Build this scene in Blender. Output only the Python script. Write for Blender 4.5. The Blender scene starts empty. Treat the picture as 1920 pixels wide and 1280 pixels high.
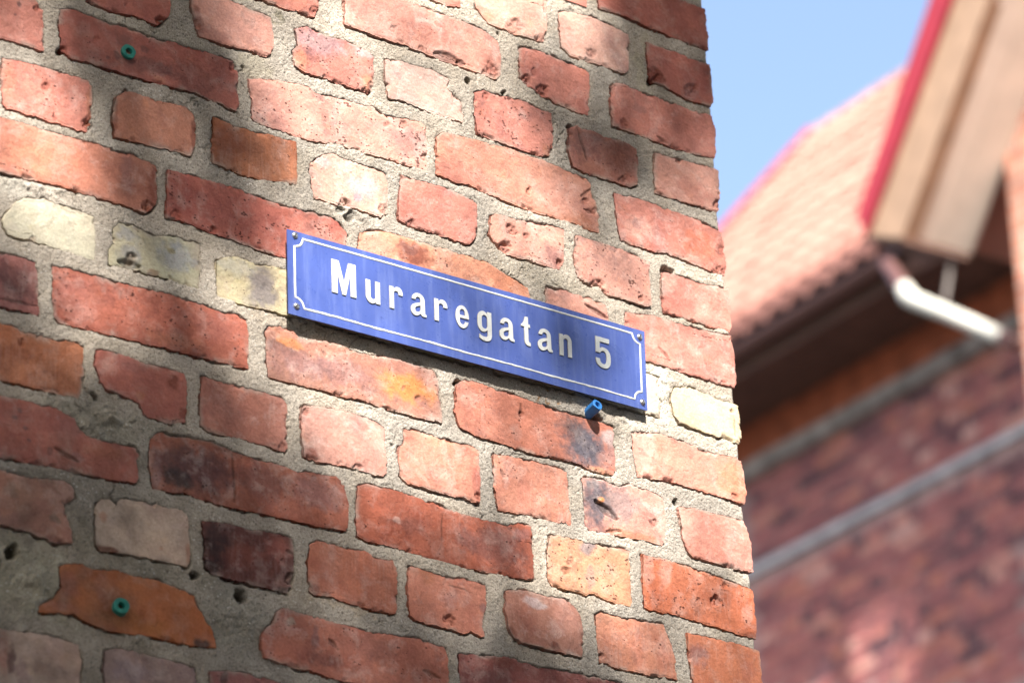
import bpy, math, random
import numpy as np
from mathutils import Matrix, Vector

# ------------------------------------------------------------------ camera
# wall frame: u along the sign wall, v up, w out of the wall towards the viewer
PW, PH = 1920.0, 1280.0
FPX = 6962.87
DIST = 3.270375
EYE = 1.6
RC = np.array([[0.796405105, -0.225561950, -0.561124509],
               [-0.033375177, 0.910034435, -0.413186912],
               [0.603841871, 0.347791796, 0.717227900]])
CAM = np.array([0.0, 0.0, DIST])
scene = bpy.context.scene
col = scene.collection

def W3(p):                      # wall frame -> Blender world
    p = np.asarray(p, float)
    return np.stack([p[..., 0], -p[..., 2], p[..., 1] + EYE], -1)

cam_data = bpy.data.cameras.new("camera")
cam = bpy.data.objects.new("camera", cam_data)
col.objects.link(cam)
ax = [W3(RC[:, i]) - np.array([0, 0, EYE]) for i in range(3)]
m = Matrix.Identity(4)
for i in range(3):
    for j in range(3):
        m[j][i] = ax[i][j]
cw = W3(CAM)
m[0][3], m[1][3], m[2][3] = cw
cam.matrix_world = m
cam_data.sensor_fit = 'HORIZONTAL'
cam_data.sensor_width = 36.0
cam_data.lens = 36.0 * FPX / PW
cam_data.clip_start = 0.05
cam_data.clip_end = 500.0
cam_data.dof.use_dof = True
cam_data.dof.focus_distance = float((CAM - np.array([2.52, 1.90, 0.0])) @ RC[:, 2])
cam_data.dof.aperture_fstop = 5.0
cam_data.dof.aperture_blades = 0
scene.camera = cam

# ------------------------------------------------------------------ light
SUN_EL = math.radians(45.0)
SUN_LAT = math.radians(28.0)               # sun a little left of the wall's normal
sun_dir = np.array([-math.sin(SUN_LAT) * math.cos(SUN_EL), math.sin(SUN_EL),
                    math.cos(SUN_LAT) * math.cos(SUN_EL)])       # wall frame, towards the sun
sd = Vector(W3(sun_dir) - np.array([0, 0, EYE]))
world = bpy.data.worlds.new("World")
scene.world = world
world.use_nodes = True
wn = world.node_tree
wn.nodes.clear()
sky = wn.nodes.new('ShaderNodeTexSky')
sky.sky_type = 'NISHITA'
sky.sun_disc = False
sky.sun_elevation = SUN_EL
sky.sun_rotation = math.atan2(sd.x, sd.y)
sky.air_density = 1.0
sky.dust_density = 3.8
sky.ozone_density = 0.3
bg = wn.nodes.new('ShaderNodeBackground')
bg.inputs['Strength'].default_value = 0.13
wo = wn.nodes.new('ShaderNodeOutputWorld')
wn.links.new(sky.outputs[0], bg.inputs[0])
wn.links.new(bg.outputs[0], wo.inputs[0])
sun_data = bpy.data.lights.new("sun", 'SUN')
sun_data.energy = 5.0
sun_data.angle = math.radians(0.55)
sun_data.color = (1.0, 0.965, 0.92)
sun = bpy.data.objects.new("sun", sun_data)
col.objects.link(sun)
sun.rotation_euler = sd.to_track_quat('Z', 'Y').to_euler()
sun.location = (0, -6, 14)

scene.view_settings.view_transform = 'Standard'
scene.view_settings.look = 'None'
scene.view_settings.gamma = 1.0
scene.view_settings.use_curve_mapping = False
scene.view_settings.exposure = 1.52

# ------------------------------------------------------------------ helpers
rng = np.random.default_rng(5)
random.seed(5)
_tab = rng.random((256, 256))

def vnoise(x, y, seed=0):
    x = np.asarray(x, float) + seed * 37.17 + 1000.0
    y = np.asarray(y, float) + seed * 91.73 + 1000.0
    xi = np.floor(x).astype(np.int64); yi = np.floor(y).astype(np.int64)
    fx = x - xi; fy = y - yi
    fx = fx * fx * fx * (fx * (fx * 6 - 15) + 10); fy = fy * fy * fy * (fy * (fy * 6 - 15) + 10)
    a = _tab[xi & 255, yi & 255]; b_ = _tab[(xi + 1) & 255, yi & 255]
    c = _tab[xi & 255, (yi + 1) & 255]; d = _tab[(xi + 1) & 255, (yi + 1) & 255]
    return ((a * (1 - fx) + b_ * fx) * (1 - fy) + (c * (1 - fx) + d * fx) * fy) * 2 - 1

def fbm(x, y, seed=0, octv=3):
    r = 0.0; a = 1.0; t = 0.0
    for k in range(octv):
        r = r + a * vnoise(x * 2 ** k, y * 2 ** k, seed + 11 * k)
        t += a; a *= 0.5
    return r / t * 1.4

def sstep(a, b_, x):
    t = np.clip((x - a) / (b_ - a), 0, 1)
    return t * t * (3 - 2 * t)

def ray(px):
    px = np.atleast_2d(np.asarray(px, float))
    d = np.stack([(px[:, 0] - PW / 2) / FPX, -(px[:, 1] - PH / 2) / FPX, -np.ones(len(px))], 1)
    return d @ RC.T

def on_plane(px, n, d):         # measured photo point -> point of a plane of the place
    r = ray(px)
    n = np.asarray(n, float)
    t = (d - n @ CAM) / (r @ n)
    return CAM + r * t[:, None]

def wall_pt(px, w=0.0):
    return on_plane(px, (0, 0, 1), w)

def to_px(P):
    q = (np.asarray(P, float) - CAM) @ RC
    return np.stack([PW / 2 + FPX * q[..., 0] / -q[..., 2], PH / 2 - FPX * q[..., 1] / -q[..., 2]], -1)

def mesh_np(name, V, quads=None, tris=None, smooth=True):
    me = bpy.data.meshes.new(name)
    V = np.asarray(V, np.float32)
    me.vertices.add(len(V))
    me.vertices.foreach_set('co', V.ravel())
    loops = []; starts = []; n = 0
    if quads is not None and len(quads):
        q = np.asarray(quads, np.int32); loops.append(q.ravel()); starts.append(np.arange(len(q)) * 4); n = len(q) * 4
    if tris is not None and len(tris):
        t = np.asarray(tris, np.int32); loops.append(t.ravel()); starts.append(n + np.arange(len(t)) * 3)
    loops = np.concatenate(loops); starts = np.concatenate(starts).astype(np.int32)
    me.loops.add(len(loops)); me.loops.foreach_set('vertex_index', loops)
    me.polygons.add(len(starts)); me.polygons.foreach_set('loop_start', starts)
    me.polygons.foreach_set('use_smooth', np.full(len(starts), smooth))
    me.update(calc_edges=True)
    me.validate()
    return me

def set_attr(me, name, arr):
    at = me.color_attributes.new(name, 'FLOAT_COLOR', 'POINT')
    a = np.ones((len(me.vertices), 4), np.float32)
    a[:, :3] = arr
    at.data.foreach_set('color', a.ravel())

def obj(name, me, mat=None, parent=None, label=None, category=None, group=None, kind=None):
    o = bpy.data.objects.new(name, me)
    col.objects.link(o)
    if mat is not None and me is not None and not me.materials:
        me.materials.append(mat)
    if parent is not None:
        o.parent = parent
    for k, v_ in (('label', label), ('category', category), ('group', group), ('kind', kind)):
        if v_:
            o[k] = v_
    return o

class MB:                       # collects boxes / prisms / tubes in the wall frame
    def __init__(s): s.v = []; s.f = []
    def hexa(s, P):             # 8 pts: bottom loop 0-3, top loop 4-7
        n = len(s.v); s.v += [tuple(p) for p in P]
        for f in ((3, 2, 1, 0), (4, 5, 6, 7), (0, 1, 5, 4), (1, 2, 6, 5), (2, 3, 7, 6), (3, 0, 4, 7)):
            s.f.append(tuple(n + i for i in f))
    def box(s, u0, u1, v0, v1, w0, w1):
        s.hexa([(u0, v0, w0), (u1, v0, w0), (u1, v0, w1), (u0, v0, w1), (u0, v1, w0), (u1, v1, w0), (u1, v1, w1), (u0, v1, w1)])
    def prism(s, poly, off):    # polygon extruded by a vector
        n = len(s.v); k = len(poly); off = np.asarray(off, float)
        s.v += [tuple(p) for p in poly] + [tuple(np.asarray(p) + off) for p in poly]
        s.f.append(tuple(range(n + k - 1, n - 1, -1))); s.f.append(tuple(range(n + k, n + 2 * k)))
        for i in range(k):
            j = (i + 1) % k
            s.f.append((n + i, n + j, n + k + j, n + k + i))
    def tube(s, pts, r, seg=14, caps=True, r_in=None):
        pts = [np.asarray(p, float) for p in pts]
        rings = []
        prev = None
        for i, p in enumerate(pts):
            t = pts[min(i + 1, len(pts) - 1)] - pts[max(i - 1, 0)]
            t /= np.linalg.norm(t)
            if prev is None:
                h = np.array([0, 1., 0]) if abs(t[1]) < .9 else np.array([1., 0, 0])
                x = np.cross(t, h); x /= np.linalg.norm(x)
            else:
                x = prev - t * (prev @ t); x /= np.linalg.norm(x)
            prev = x; y = np.cross(t, x)
            rr = r[i] if hasattr(r, '__len__') else r
            n = len(s.v); rings.append(n)
            for k in range(seg):
                a = 2 * math.pi * k / seg
                s.v.append(tuple(p + rr * (math.cos(a) * x + math.sin(a) * y)))
        for a, b_ in zip(rings[:-1], rings[1:]):
            for k in range(seg):
                k2 = (k + 1) % seg
                s.f.append((a + k, a + k2, b_ + k2, b_ + k))
        if caps:
            s.f.append(tuple(rings[0] + k for k in range(seg - 1, -1, -1)))
            s.f.append(tuple(rings[-1] + k for k in range(seg)))
    def build(s, name, mat, parent=None, smooth=False, bevel=0.0, **kw):
        me = bpy.data.meshes.new(name)
        me.from_pydata([tuple(x) for x in W3(np.array(s.v, float))], [], s.f)
        me.update()
        if bevel:
            import bmesh
            bm = bmesh.new(); bm.from_mesh(me)
            bmesh.ops.recalc_face_normals(bm, faces=bm.faces[:])
            bmesh.ops.bevel(bm, geom=bm.edges[:] + bm.verts[:], offset=bevel, segments=2, profile=0.6, affect='EDGES')
            bm.to_mesh(me); bm.free()
        else:
            import bmesh
            bm = bmesh.new(); bm.from_mesh(me)
            bmesh.ops.recalc_face_normals(bm, faces=bm.faces[:])
            bm.to_mesh(me); bm.free()
        if smooth:
            me.polygons.foreach_set('use_smooth', np.ones(len(me.polygons), bool))
            try:
                me.set_sharp_from_angle(angle=math.radians(40))
            except Exception:
                pass
        return obj(name, me, mat, parent, **kw)

def empty(name, at=(0, 0, 0), **kw):
    o = obj(name, None, **kw)
    o.location = tuple(at)
    return o

def keep(child, parent):        # parent without moving the child
    child.parent = parent
    child.matrix_parent_inverse = Matrix.Translation(-Vector(parent.location))
    return child

# ------------------------------------------------------------------ materials
class NT:
    def __init__(s, name):
        s.m = bpy.data.materials.new(name); s.m.use_nodes = True
        s.t = s.m.node_tree; s.t.nodes.clear()
        s.out = s.t.nodes.new('ShaderNodeOutputMaterial')
        s.b = s.t.nodes.new('ShaderNodeBsdfPrincipled')
        s.t.links.new(s.b.outputs[0], s.out.inputs[0])
        s.tc = s.t.nodes.new('ShaderNodeTexCoord')
    def n(s, typ, **kw):
        nd = s.t.nodes.new(typ)
        for k, v_ in kw.items():
            setattr(nd, k, v_)
        return nd
    def L(s, a, b_): s.t.links.new(a, b_)
    def coord(s, scale=(1, 1, 1), out='Object'):
        mp = s.n('ShaderNodeMapping'); mp.inputs['Scale'].default_value = scale
        s.L(s.tc.outputs[out], mp.inputs[0]); return mp.outputs[0]
    def noise(s, scale, detail=4, rough=0.55, vec=None, dist=0.0):
        nd = s.n('ShaderNodeTexNoise'); nd.inputs['Scale'].default_value = scale
        nd.inputs['Detail'].default_value = detail; nd.inputs['Roughness'].default_value = rough
        nd.inputs['Distortion'].default_value = dist
        s.L(vec if vec is not None else s.tc.outputs['Object'], nd.inputs['Vector'])
        return nd.outputs['Fac']
    def ramp(s, f, p0, p1, c0=(0, 0, 0, 1), c1=(1, 1, 1, 1)):
        nd = s.n('ShaderNodeValToRGB'); e = nd.color_ramp.elements
        e[0].position, e[1].position = p0, p1; e[0].color, e[1].color = c0, c1
        s.L(f, nd.inputs[0]); return nd.outputs[0]
    def mix(s, f, a, b_, mode='MIX'):
        nd = s.n('ShaderNodeMix', data_type='RGBA', blend_type=mode)
        for val, i in ((f, 0), (a, 6), (b_, 7)):
            if isinstance(val, (int, float)): nd.inputs[i].default_value = val
            elif isinstance(val, tuple): nd.inputs[i].default_value = val if len(val) == 4 else val + (1,)
            else: s.L(val, nd.inputs[i])
        return nd.outputs[2]
    def math(s, op, a, b_=0.0):
        nd = s.n('ShaderNodeMath', operation=op)
        for val, i in ((a, 0), (b_, 1)):
            if isinstance(val, (int, float)): nd.inputs[i].default_value = val
            else: s.L(val, nd.inputs[i])
        return nd.outputs[0]
    def bump(s, h, dist, strength=1.0, prev=None):
        nd = s.n('ShaderNodeBump'); nd.inputs['Strength'].default_value = strength
        nd.inputs['Distance'].default_value = dist
        s.L(h, nd.inputs['Height'])
        if prev is not None: s.L(prev, nd.inputs['Normal'])
        return nd.outputs[0]
    def base(s, c):
        if isinstance(c, tuple): s.b.inputs['Base Color'].default_value = c if len(c) == 4 else c + (1,)
        else: s.L(c, s.b.inputs['Base Color'])
    def rough(s, r): 
        if isinstance(r, (int, float)): s.b.inputs['Roughness'].default_value = r
        else: s.L(r, s.b.inputs['Roughness'])
    def normal(s, nrm): s.L(nrm, s.b.inputs['Normal'])

def mat_brick():
    k = NT("fired_brick")
    at = k.n('ShaderNodeAttribute', attribute_name='bcol').outputs['Color']
    wear = k.n('ShaderNodeSeparateColor')
    k.L(k.n('ShaderNodeAttribute', attribute_name='wear').outputs['Color'], wear.inputs[0])
    spk, streak_amt, lime_amt = wear.outputs[0], wear.outputs[1], wear.outputs[2]
    c = k.mix(1.0, at, k.ramp(k.noise(22, 6, 0.6), 0.25, 0.78, (0.72, 0.66, 0.66, 1), (1.22, 1.2, 1.18, 1)), 'MULTIPLY')
    c = k.mix(k.math('MULTIPLY', k.ramp(k.noise(14, 7, 0.68, dist=0.5), 0.53, 0.66), 0.5), c,
              k.mix(1.0, c, (0.62, 0.5, 0.56), 'MULTIPLY'))
    mot = k.math('MULTIPLY', k.ramp(k.noise(75, 8, 0.72, dist=0.3), 0.47, 0.60), k.ramp(k.noise(13, 4, 0.6), 0.42, 0.62))
    c = k.mix(k.math('MULTIPLY', mot, k.math('ADD', k.math('MULTIPLY', spk, 0.45), 0.22)), c, k.mix(1.0, c, (0.46, 0.52, 0.62), 'MULTIPLY'))
    ora = k.math('MULTIPLY', k.ramp(k.noise(55, 6, 0.7), 0.5, 0.62), k.ramp(k.noise(17, 3, 0.6, vec=k.coord((1.3, 1.3, 1.9))), 0.5, 0.66))
    c = k.mix(k.math('MULTIPLY', ora, 0.4), c, k.mix(1.0, c, (1.12, 1.02, 0.78), 'MULTIPLY'))
    st = k.noise(1, 5, 0.6, vec=k.coord((150, 150, 14)), dist=1.2)
    c = k.mix(k.math('MULTIPLY', k.math('MULTIPLY', k.ramp(st, 0.5, 0.75), k.ramp(k.noise(16, 3), 0.4, 0.65)), streak_amt), c, (0.70, 0.52, 0.45))
    lm = k.noise(34, 6, 0.7, dist=0.4)
    c = k.mix(k.math('MULTIPLY', k.ramp(lm, 0.5, 0.72), lime_amt), c, (0.72, 0.58, 0.52))
    fine = k.noise(420, 3, 0.65)
    c = k.mix(1.0, c, k.ramp(fine, 0.3, 0.7, (0.84, 0.82, 0.80, 1), (1.12, 1.12, 1.12, 1)), 'MULTIPLY')
    # pores and little pits, gathered in drifts
    vo = k.n('ShaderNodeTexVoronoi', feature='F1'); vo.inputs['Scale'].default_value = 175
    vo.inputs['Randomness'].default_value = 1.0
    k.L(k.mix(0.012, k.coord((1.0, 1.0, 1.5)), k.n('ShaderNodeTexNoise').outputs['Color'], 'ADD'), vo.inputs['Vector'])
    dr = k.ramp(k.noise(34, 3, 0.6), 0.36, 0.62)
    rad = k.math('MULTIPLY', k.math('MULTIPLY', dr, spk), 0.62)
    rad = k.math('MULTIPLY', rad, k.ramp(k.noise(110, 2), 0.38, 0.66))
    pit = k.math('LESS_THAN', vo.outputs['Distance'], rad)
    c = k.mix(k.math('MULTIPLY', pit, 0.85), c, k.mix(1.0, c, (0.2, 0.15, 0.15), 'MULTIPLY'))
    k.base(c)
    k.rough(0.88)
    k.b.inputs['Specular IOR Level'].default_value = 0.25
    b1 = k.bump(k.noise(260, 6, 0.72), 0.0011, 0.9)
    b2 = k.bump(k.math('SUBTRACT', 1.0, pit), 0.0012, 0.8, b1)
    k.normal(b2)
    return k.m

def mat_mortar():
    k = NT("sandy_lime_mortar")
    at = k.n('ShaderNodeAttribute', attribute_name='mcol').outputs['Color']
    c = k.mix(1.0, at, k.ramp(k.noise(26, 6, 0.65), 0.28, 0.75, (0.72, 0.70, 0.68, 1), (1.16, 1.16, 1.16, 1)), 'MULTIPLY')
    g = k.noise(620, 3, 0.75)
    c = k.mix(1.0, c, k.ramp(g, 0.3, 0.7, (0.55, 0.53, 0.51, 1), (1.32, 1.32, 1.32, 1)), 'MULTIPLY')
    vo = k.n('ShaderNodeTexVoronoi', feature='F1'); vo.inputs['Scale'].default_value = 330
    k.L(k.tc.outputs['Object'], vo.inputs['Vector'])
    sel = k.n('ShaderNodeSeparateColor'); k.L(vo.outputs['Color'], sel.inputs[0])
    grain = k.math('MULTIPLY', k.math('LESS_THAN', vo.outputs['Distance'], 0.36), k.math('GREATER_THAN', sel.outputs[0], 0.80))
    c = k.mix(k.math('MULTIPLY', grain, 0.62), c, (0.10, 0.085, 0.075))
    grain2 = k.math('MULTIPLY', k.math('LESS_THAN', vo.outputs['Distance'], 0.3), k.math('LESS_THAN', sel.outputs[1], 0.07))
    c = k.mix(k.math('MULTIPLY', grain2, 0.7), c, (0.8, 0.77, 0.7))
    k.base(c); k.rough(0.95); k.b.inputs['Specular IOR Level'].default_value = 0.15
    b1 = k.bump(k.noise(480, 5, 0.8), 0.0018, 1.0)
    k.normal(k.bump(vo.outputs['Distance'], 0.0009, 0.7, b1))
    return k.m

def mat_simple(name, c, rough=0.6, nscale=30, var=0.15, bump=0.0, metallic=0.0, spec=0.5, stretch=(1, 1, 1)):
    k = NT(name)
    lo = tuple(x * (1 - var) for x in c) + (1,); hi = tuple(min(1, x * (1 + var)) for x in c) + (1,)
    f = k.noise(nscale, 5, 0.6, vec=k.coord(stretch))
    k.base(k.ramp(f, 0.3, 0.7, lo, hi)); k.rough(rough)
    k.b.inputs['Metallic'].default_value = metallic
    k.b.inputs['Specular IOR Level'].default_value = spec
    if bump: k.normal(k.bump(f, bump, 0.6))
    return k.m
# ------------------------------------------------------------------ bricks measured from the photograph: type, outline (photo pixels)
B={}
def b(n,t,*p): B[n]=(t,list(p))
# row 0 (top right)
b('B23','P',(1118,-45),(1200,-20),(1290,4),(1322,17),(1326,50),(1329,93),(1270,75),(1220,53),(1170,30),(1122,15))
# row 1 headers
b('B0','P',(745,-88),(868,-52),(863,12),(840,10),(815,0),(750,-22))
b('B5','H',(888,-42),(1028,0),(1026,50),(1021,78),(1000,73),(960,60),(920,45),(893,15))
b('B22','H',(1047,22),(1070,20),(1110,32),(1150,50),(1178,65),(1180,80),(1179,130),(1173,138),(1130,122),(1100,112),(1070,103),(1053,88),(1050,50))
b('B21','H',(1213,78),(1240,88),(1280,103),(1330,122),(1335,150),(1338,190),(1335,200),(1300,190),(1260,172),(1245,160),(1225,152),(1217,140),(1214,110))
# row 2 stretchers
b('B1','P',(452,-88),(604,-42),(600,5),(590,32),(545,20),(520,10),(480,-2),(455,-12))
b('B3','S',(648,-38),(760,4),(800,15),(860,37),(910,58),(930,75),(935,80),(941,105),(942,145),(932,147),(900,137),(850,118),(790,97),(720,73),(645,46))
b('B24','H',(975,90),(985,88),(1020,98),(1060,115),(1100,130),(1108,140),(1108,180),(1105,217),(1045,193),(1020,180),(985,155),(975,145),(974,110))
b('B20','P',(1145,158),(1160,156),(1200,172),(1240,185),(1290,205),(1337,218),(1341,240),(1344,285),(1341,297),(1300,288),(1250,272),(1200,253),(1165,240),(1150,235),(1144,190))
# row 3 headers
b('A2','P',(163,-75),(322,-30),(321,30),(310,38),(298,47),(260,33),(200,18),(165,2))
b('A8','H',(358,-24),(430,0),(480,22),(508,32),(513,60),(513,92),(501,108),(460,93),(420,85),(373,68),(368,50),(360,20))
b('B2','H',(553,55),(575,50),(610,68),(650,78),(695,100),(700,110),(700,165),(692,177),(660,165),(610,148),(570,135),(553,122),(548,95),(558,85),(554,62))
b('B4','H',(723,112),(740,111),(770,120),(800,127),(840,145),(845,150),(838,168),(855,175),(868,192),(870,210),(868,229),(820,213),(760,192),(728,183),(722,150))
b('B7','H',(891,172),(905,168),(925,175),(960,182),(1000,195),(1035,213),(1037,240),(1038,275),(1031,294),(1000,287),(960,275),(920,260),(896,250),(890,210))
b('B19','H',(1067,240),(1085,235),(1130,255),(1180,270),(1192,280),(1196,300),(1195,345),(1185,351),(1150,340),(1100,325),(1075,312),(1066,280))
b('B18','H',(1228,287),(1260,295),(1300,305),(1348,318),(1350,340),(1352,390),(1345,398),(1310,385),(1260,372),(1230,360),(1227,320))
# row 4 stretchers
b('A1','P',(-240,-75),(66,2),(82,20),(82,96),(45,83),(0,72),(-240,10))
b('A3','S',(113,15),(140,16),(165,27),(200,40),(240,52),(280,68),(305,75),(330,78),(360,88),(437,113),(447,135),(449,195),(443,208),(400,190),(370,175),(300,157),(250,143),(200,128),(130,107),(115,88),(112,40))
b('B6','S',(467,148),(500,148),(560,158),(580,165),(590,175),(640,185),(670,195),(700,200),(725,217),(790,230),(798,235),(801,260),(801,315),(798,321),(740,300),(680,285),(640,270),(580,262),(530,245),(480,228),(473,220),(470,180))
b('B8','S',(818,255),(835,247),(850,252),(900,265),(960,280),(1020,300),(1060,318),(1100,335),(1108,345),(1110,358),(1120,385),(1126,405),(1125,434),(1100,428),(1060,412),(1010,398),(960,380),(930,368),(900,355),(880,345),(860,343),(817,325),(817,290))
b('B17','P',(1151,362),(1200,372),(1260,395),(1310,412),(1355,435),(1361,470),(1363,500),(1361,515),(1330,505),(1270,480),(1220,468),(1165,450),(1157,410))
# row 5 headers
b('A4','H',(3,106),(60,120),(110,133),(150,146),(165,150),(172,160),(173,200),(172,235),(165,247),(100,228),(50,212),(15,203),(5,195),(1,150))
b('A5','H',(218,182),(240,172),(300,190),(350,200),(365,215),(369,225),(367,270),(360,292),(330,287),(270,270),(215,257),(210,225),(213,195))
b('A6','H',(401,218),(440,235),(500,250),(555,265),(558,270),(559,345),(480,335),(430,318),(400,305),(398,290))
b('B10','H',(583,305),(605,290),(625,287),(650,298),(680,308),(710,318),(722,325),(727,345),(728,390),(726,400),(712,406),(690,397),(670,392),(650,385),(630,382),(590,370),(585,340),(582,315))
b('B11','H',(752,328),(790,340),(830,350),(870,367),(888,375),(895,385),(895,440),(882,459),(850,450),(800,433),(760,418),(748,412),(747,370))
b('B12','H',(920,405),(930,400),(960,410),(1000,415),(1045,425),(1058,432),(1058,460),(1057,490),(1050,507),(1020,497),(990,487),(950,477),(935,465),(917,440))
b('B16','H',(1080,440),(1110,450),(1160,465),(1200,480),(1217,492),(1219,530),(1220,572),(1215,575),(1180,565),(1140,552),(1125,536),(1115,537),(1090,525),(1083,515),(1075,480))
b('B26','H',(1241,510),(1270,515),(1310,530),(1368,540),(1371,560),(1373,612),(1370,622),(1330,612),(1280,595),(1245,585),(1240,540))
# row 6 stretchers
b('A7','P',(-45,206),(0,220),(60,237),(130,257),(200,275),(250,290),(297,312),(296,345),(294,380),(287,392),(272,400),(230,383),(170,367),(110,347),(50,335),(0,322),(-45,311))
b('B13','S',(315,318),(350,325),(400,340),(440,352),(480,367),(540,387),(590,398),(600,405),(620,405),(640,418),(651,435),(652,458),(651,505),(645,517),(590,500),(530,482),(480,467),(440,450),(380,430),(340,412),(312,406),(313,360))
b('B14','S',(672,437),(700,430),(740,440),(800,455),(860,475),(910,490),(960,520),(990,540),(993,555),(992,612),(985,618),(830,575),(668,525),(668,465))
b('B15','P',(1025,537),(1060,545),(1110,560),(1135,572),(1140,590),(1143,655),(1080,640),(1022,622))
b('B27','P',(1173,585),(1220,590),(1270,605),(1310,617),(1373,628),(1378,660),(1382,720),(1377,726),(1340,715),(1280,697),(1230,680),(1172,668))
# row 7 headers (yellow)
b('D1','H',(10,402),(30,380),(45,370),(90,373),(130,390),(160,398),(177,405),(180,440),(178,487),(140,475),(90,460),(40,447),(10,437),(4,415))
b('D2','H',(213,425),(225,417),(250,420),(280,435),(290,441),(320,441),(375,455),(376,500),(374,540),(340,532),(290,515),(250,505),(205,495),(204,465),(213,455),(212,430))
b('D3','H',(405,490),(420,482),(445,482),(470,492),(530,505),(562,515),(564,560),(562,597),(535,590),(500,580),(450,568),(408,553),(406,520))
b('D3b','H',(586,520),(735,562),(738,645),(590,600))
b('D3c','H',(757,568),(905,608),(908,692),(760,650))
b('D3d','H',(925,615),(1072,655),(1076,736),(928,697))
b('D3e','H',(1093,660),(1236,706),(1242,782),(1097,742))
b('D4','H',(1262,730),(1272,722),(1300,727),(1340,742),(1385,760),(1390,790),(1391,828),(1389,832),(1350,818),(1310,805),(1275,793),(1264,775),(1260,745))
# row 8 stretchers
b('D5','P',(-250,405),(0,475),(40,480),(68,492),(73,530),(75,585),(72,590),(40,582),(0,576),(-250,515))
b('D6','S',(101,498),(150,505),(180,515),(230,530),(300,545),(370,567),(420,587),(450,592),(463,600),(467,630),(466,690),(440,685),(350,662),(250,637),(180,619),(115,604),(102,590),(100,540))
b('D7','S',(498,622),(505,612),(530,611),(548,618),(566,634),(600,638),(630,645),(670,660),(740,672),(790,688),(815,696),(822,710),(827,750),(830,785),(828,792),(790,783),(740,770),(680,752),(620,735),(560,718),(505,707),(500,670))
b('D8','S',(857,722),(872,711),(900,718),(940,732),(960,737),(1000,752),(1050,770),(1090,780),(1130,790),(1150,800),(1153,812),(1155,850),(1157,880),(1150,888),(1130,886),(1110,880),(1085,868),(1050,860),(1000,850),(940,830),(890,815),(862,800),(853,770),(853,735))
b('D9','P',(1184,810),(1200,808),(1240,812),(1290,830),(1340,848),(1380,858),(1392,862),(1394,880),(1399,920),(1398,940),(1395,945),(1350,930),(1300,915),(1250,900),(1195,893),(1188,850))
# row 9 headers
b('E1','P',(-20,599),(50,620),(100,635),(145,642),(156,652),(157,700),(154,735),(148,746),(100,735),(50,722),(0,712),(-20,706))
b('E2','H',(181,655),(200,657),(230,665),(270,680),(310,690),(345,700),(351,715),(351,780),(348,793),(325,796),(300,788),(270,778),(262,755),(240,745),(215,735),(200,730),(190,715),(178,685))
b('E3','H',(380,705),(420,715),(480,730),(530,745),(540,755),(541,800),(540,840),(535,845),(500,835),(440,820),(390,807),(377,797),(375,760))
b('E4','H',(566,767),(573,758),(600,762),(650,772),(690,782),(710,793),(723,803),(724,840),(725,890),(720,895),(690,885),(650,873),(600,865),(570,855),(565,810))
b('E5','H',(757,803),(790,810),(830,820),(860,830),(885,835),(897,845),(900,880),(902,940),(898,944),(870,935),(830,925),(790,912),(765,905),(750,890),(747,860),(749,835),(757,830))
b('E6','H',(926,850),(960,855),(1000,865),(1040,875),(1062,885),(1066,910),(1072,980),(1070,984),(1030,973),(980,962),(935,955),(928,910))
b('E7','H',(1092,893),(1110,895),(1140,900),(1160,912),(1180,907),(1220,920),(1243,930),(1247,960),(1248,1010),(1243,1022),(1200,1010),(1150,1000),(1110,993),(1098,985),(1096,940))
b('E8','H',(1271,950),(1300,952),(1340,963),(1370,970),(1395,978),(1405,1010),(1412,1050),(1413,1072),(1380,1065),(1340,1055),(1300,1045),(1288,1030),(1280,1010),(1276,980))
# row 10 stretchers
b('F1','P',(-110,705),(0,740),(50,750),(105,765),(140,785),(150,805),(170,820),(200,828),(255,837),(260,850),(258,905),(200,897),(150,885),(90,875),(0,857),(-110,822))
b('F2','S',(282,822),(300,808),(350,817),(400,827),(440,845),(480,860),(530,872),(560,885),(580,885),(610,890),(630,893),(645,910),(652,940),(652,990),(648,995),(600,987),(540,973),(480,960),(430,950),(380,937),(350,925),(320,920),(288,914),(281,870))
b('F3','S',(671,912),(690,906),(740,918),(770,927),(800,937),(850,957),(880,967),(920,975),(950,985),(975,978),(995,985),(1002,1010),(1003,1080),(1000,1087),(960,1080),(905,1070),(855,1057),(805,1045),(755,1030),(687,1012),(671,1004),(667,960))
b('F4','H',(1030,1003),(1060,1003),(1100,1015),(1140,1022),(1180,1030),(1183,1080),(1186,1130),(1183,1137),(1140,1125),(1110,1110),(1100,1115),(1070,1105),(1035,1098),(1027,1085),(1027,1050))
b('F5','P',(1203,1037),(1250,1048),(1300,1065),(1340,1078),(1400,1100),(1413,1105),(1418,1140),(1421,1190),(1420,1196),(1380,1185),(1330,1170),(1270,1152),(1220,1143),(1208,1135),(1205,1090))
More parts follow.
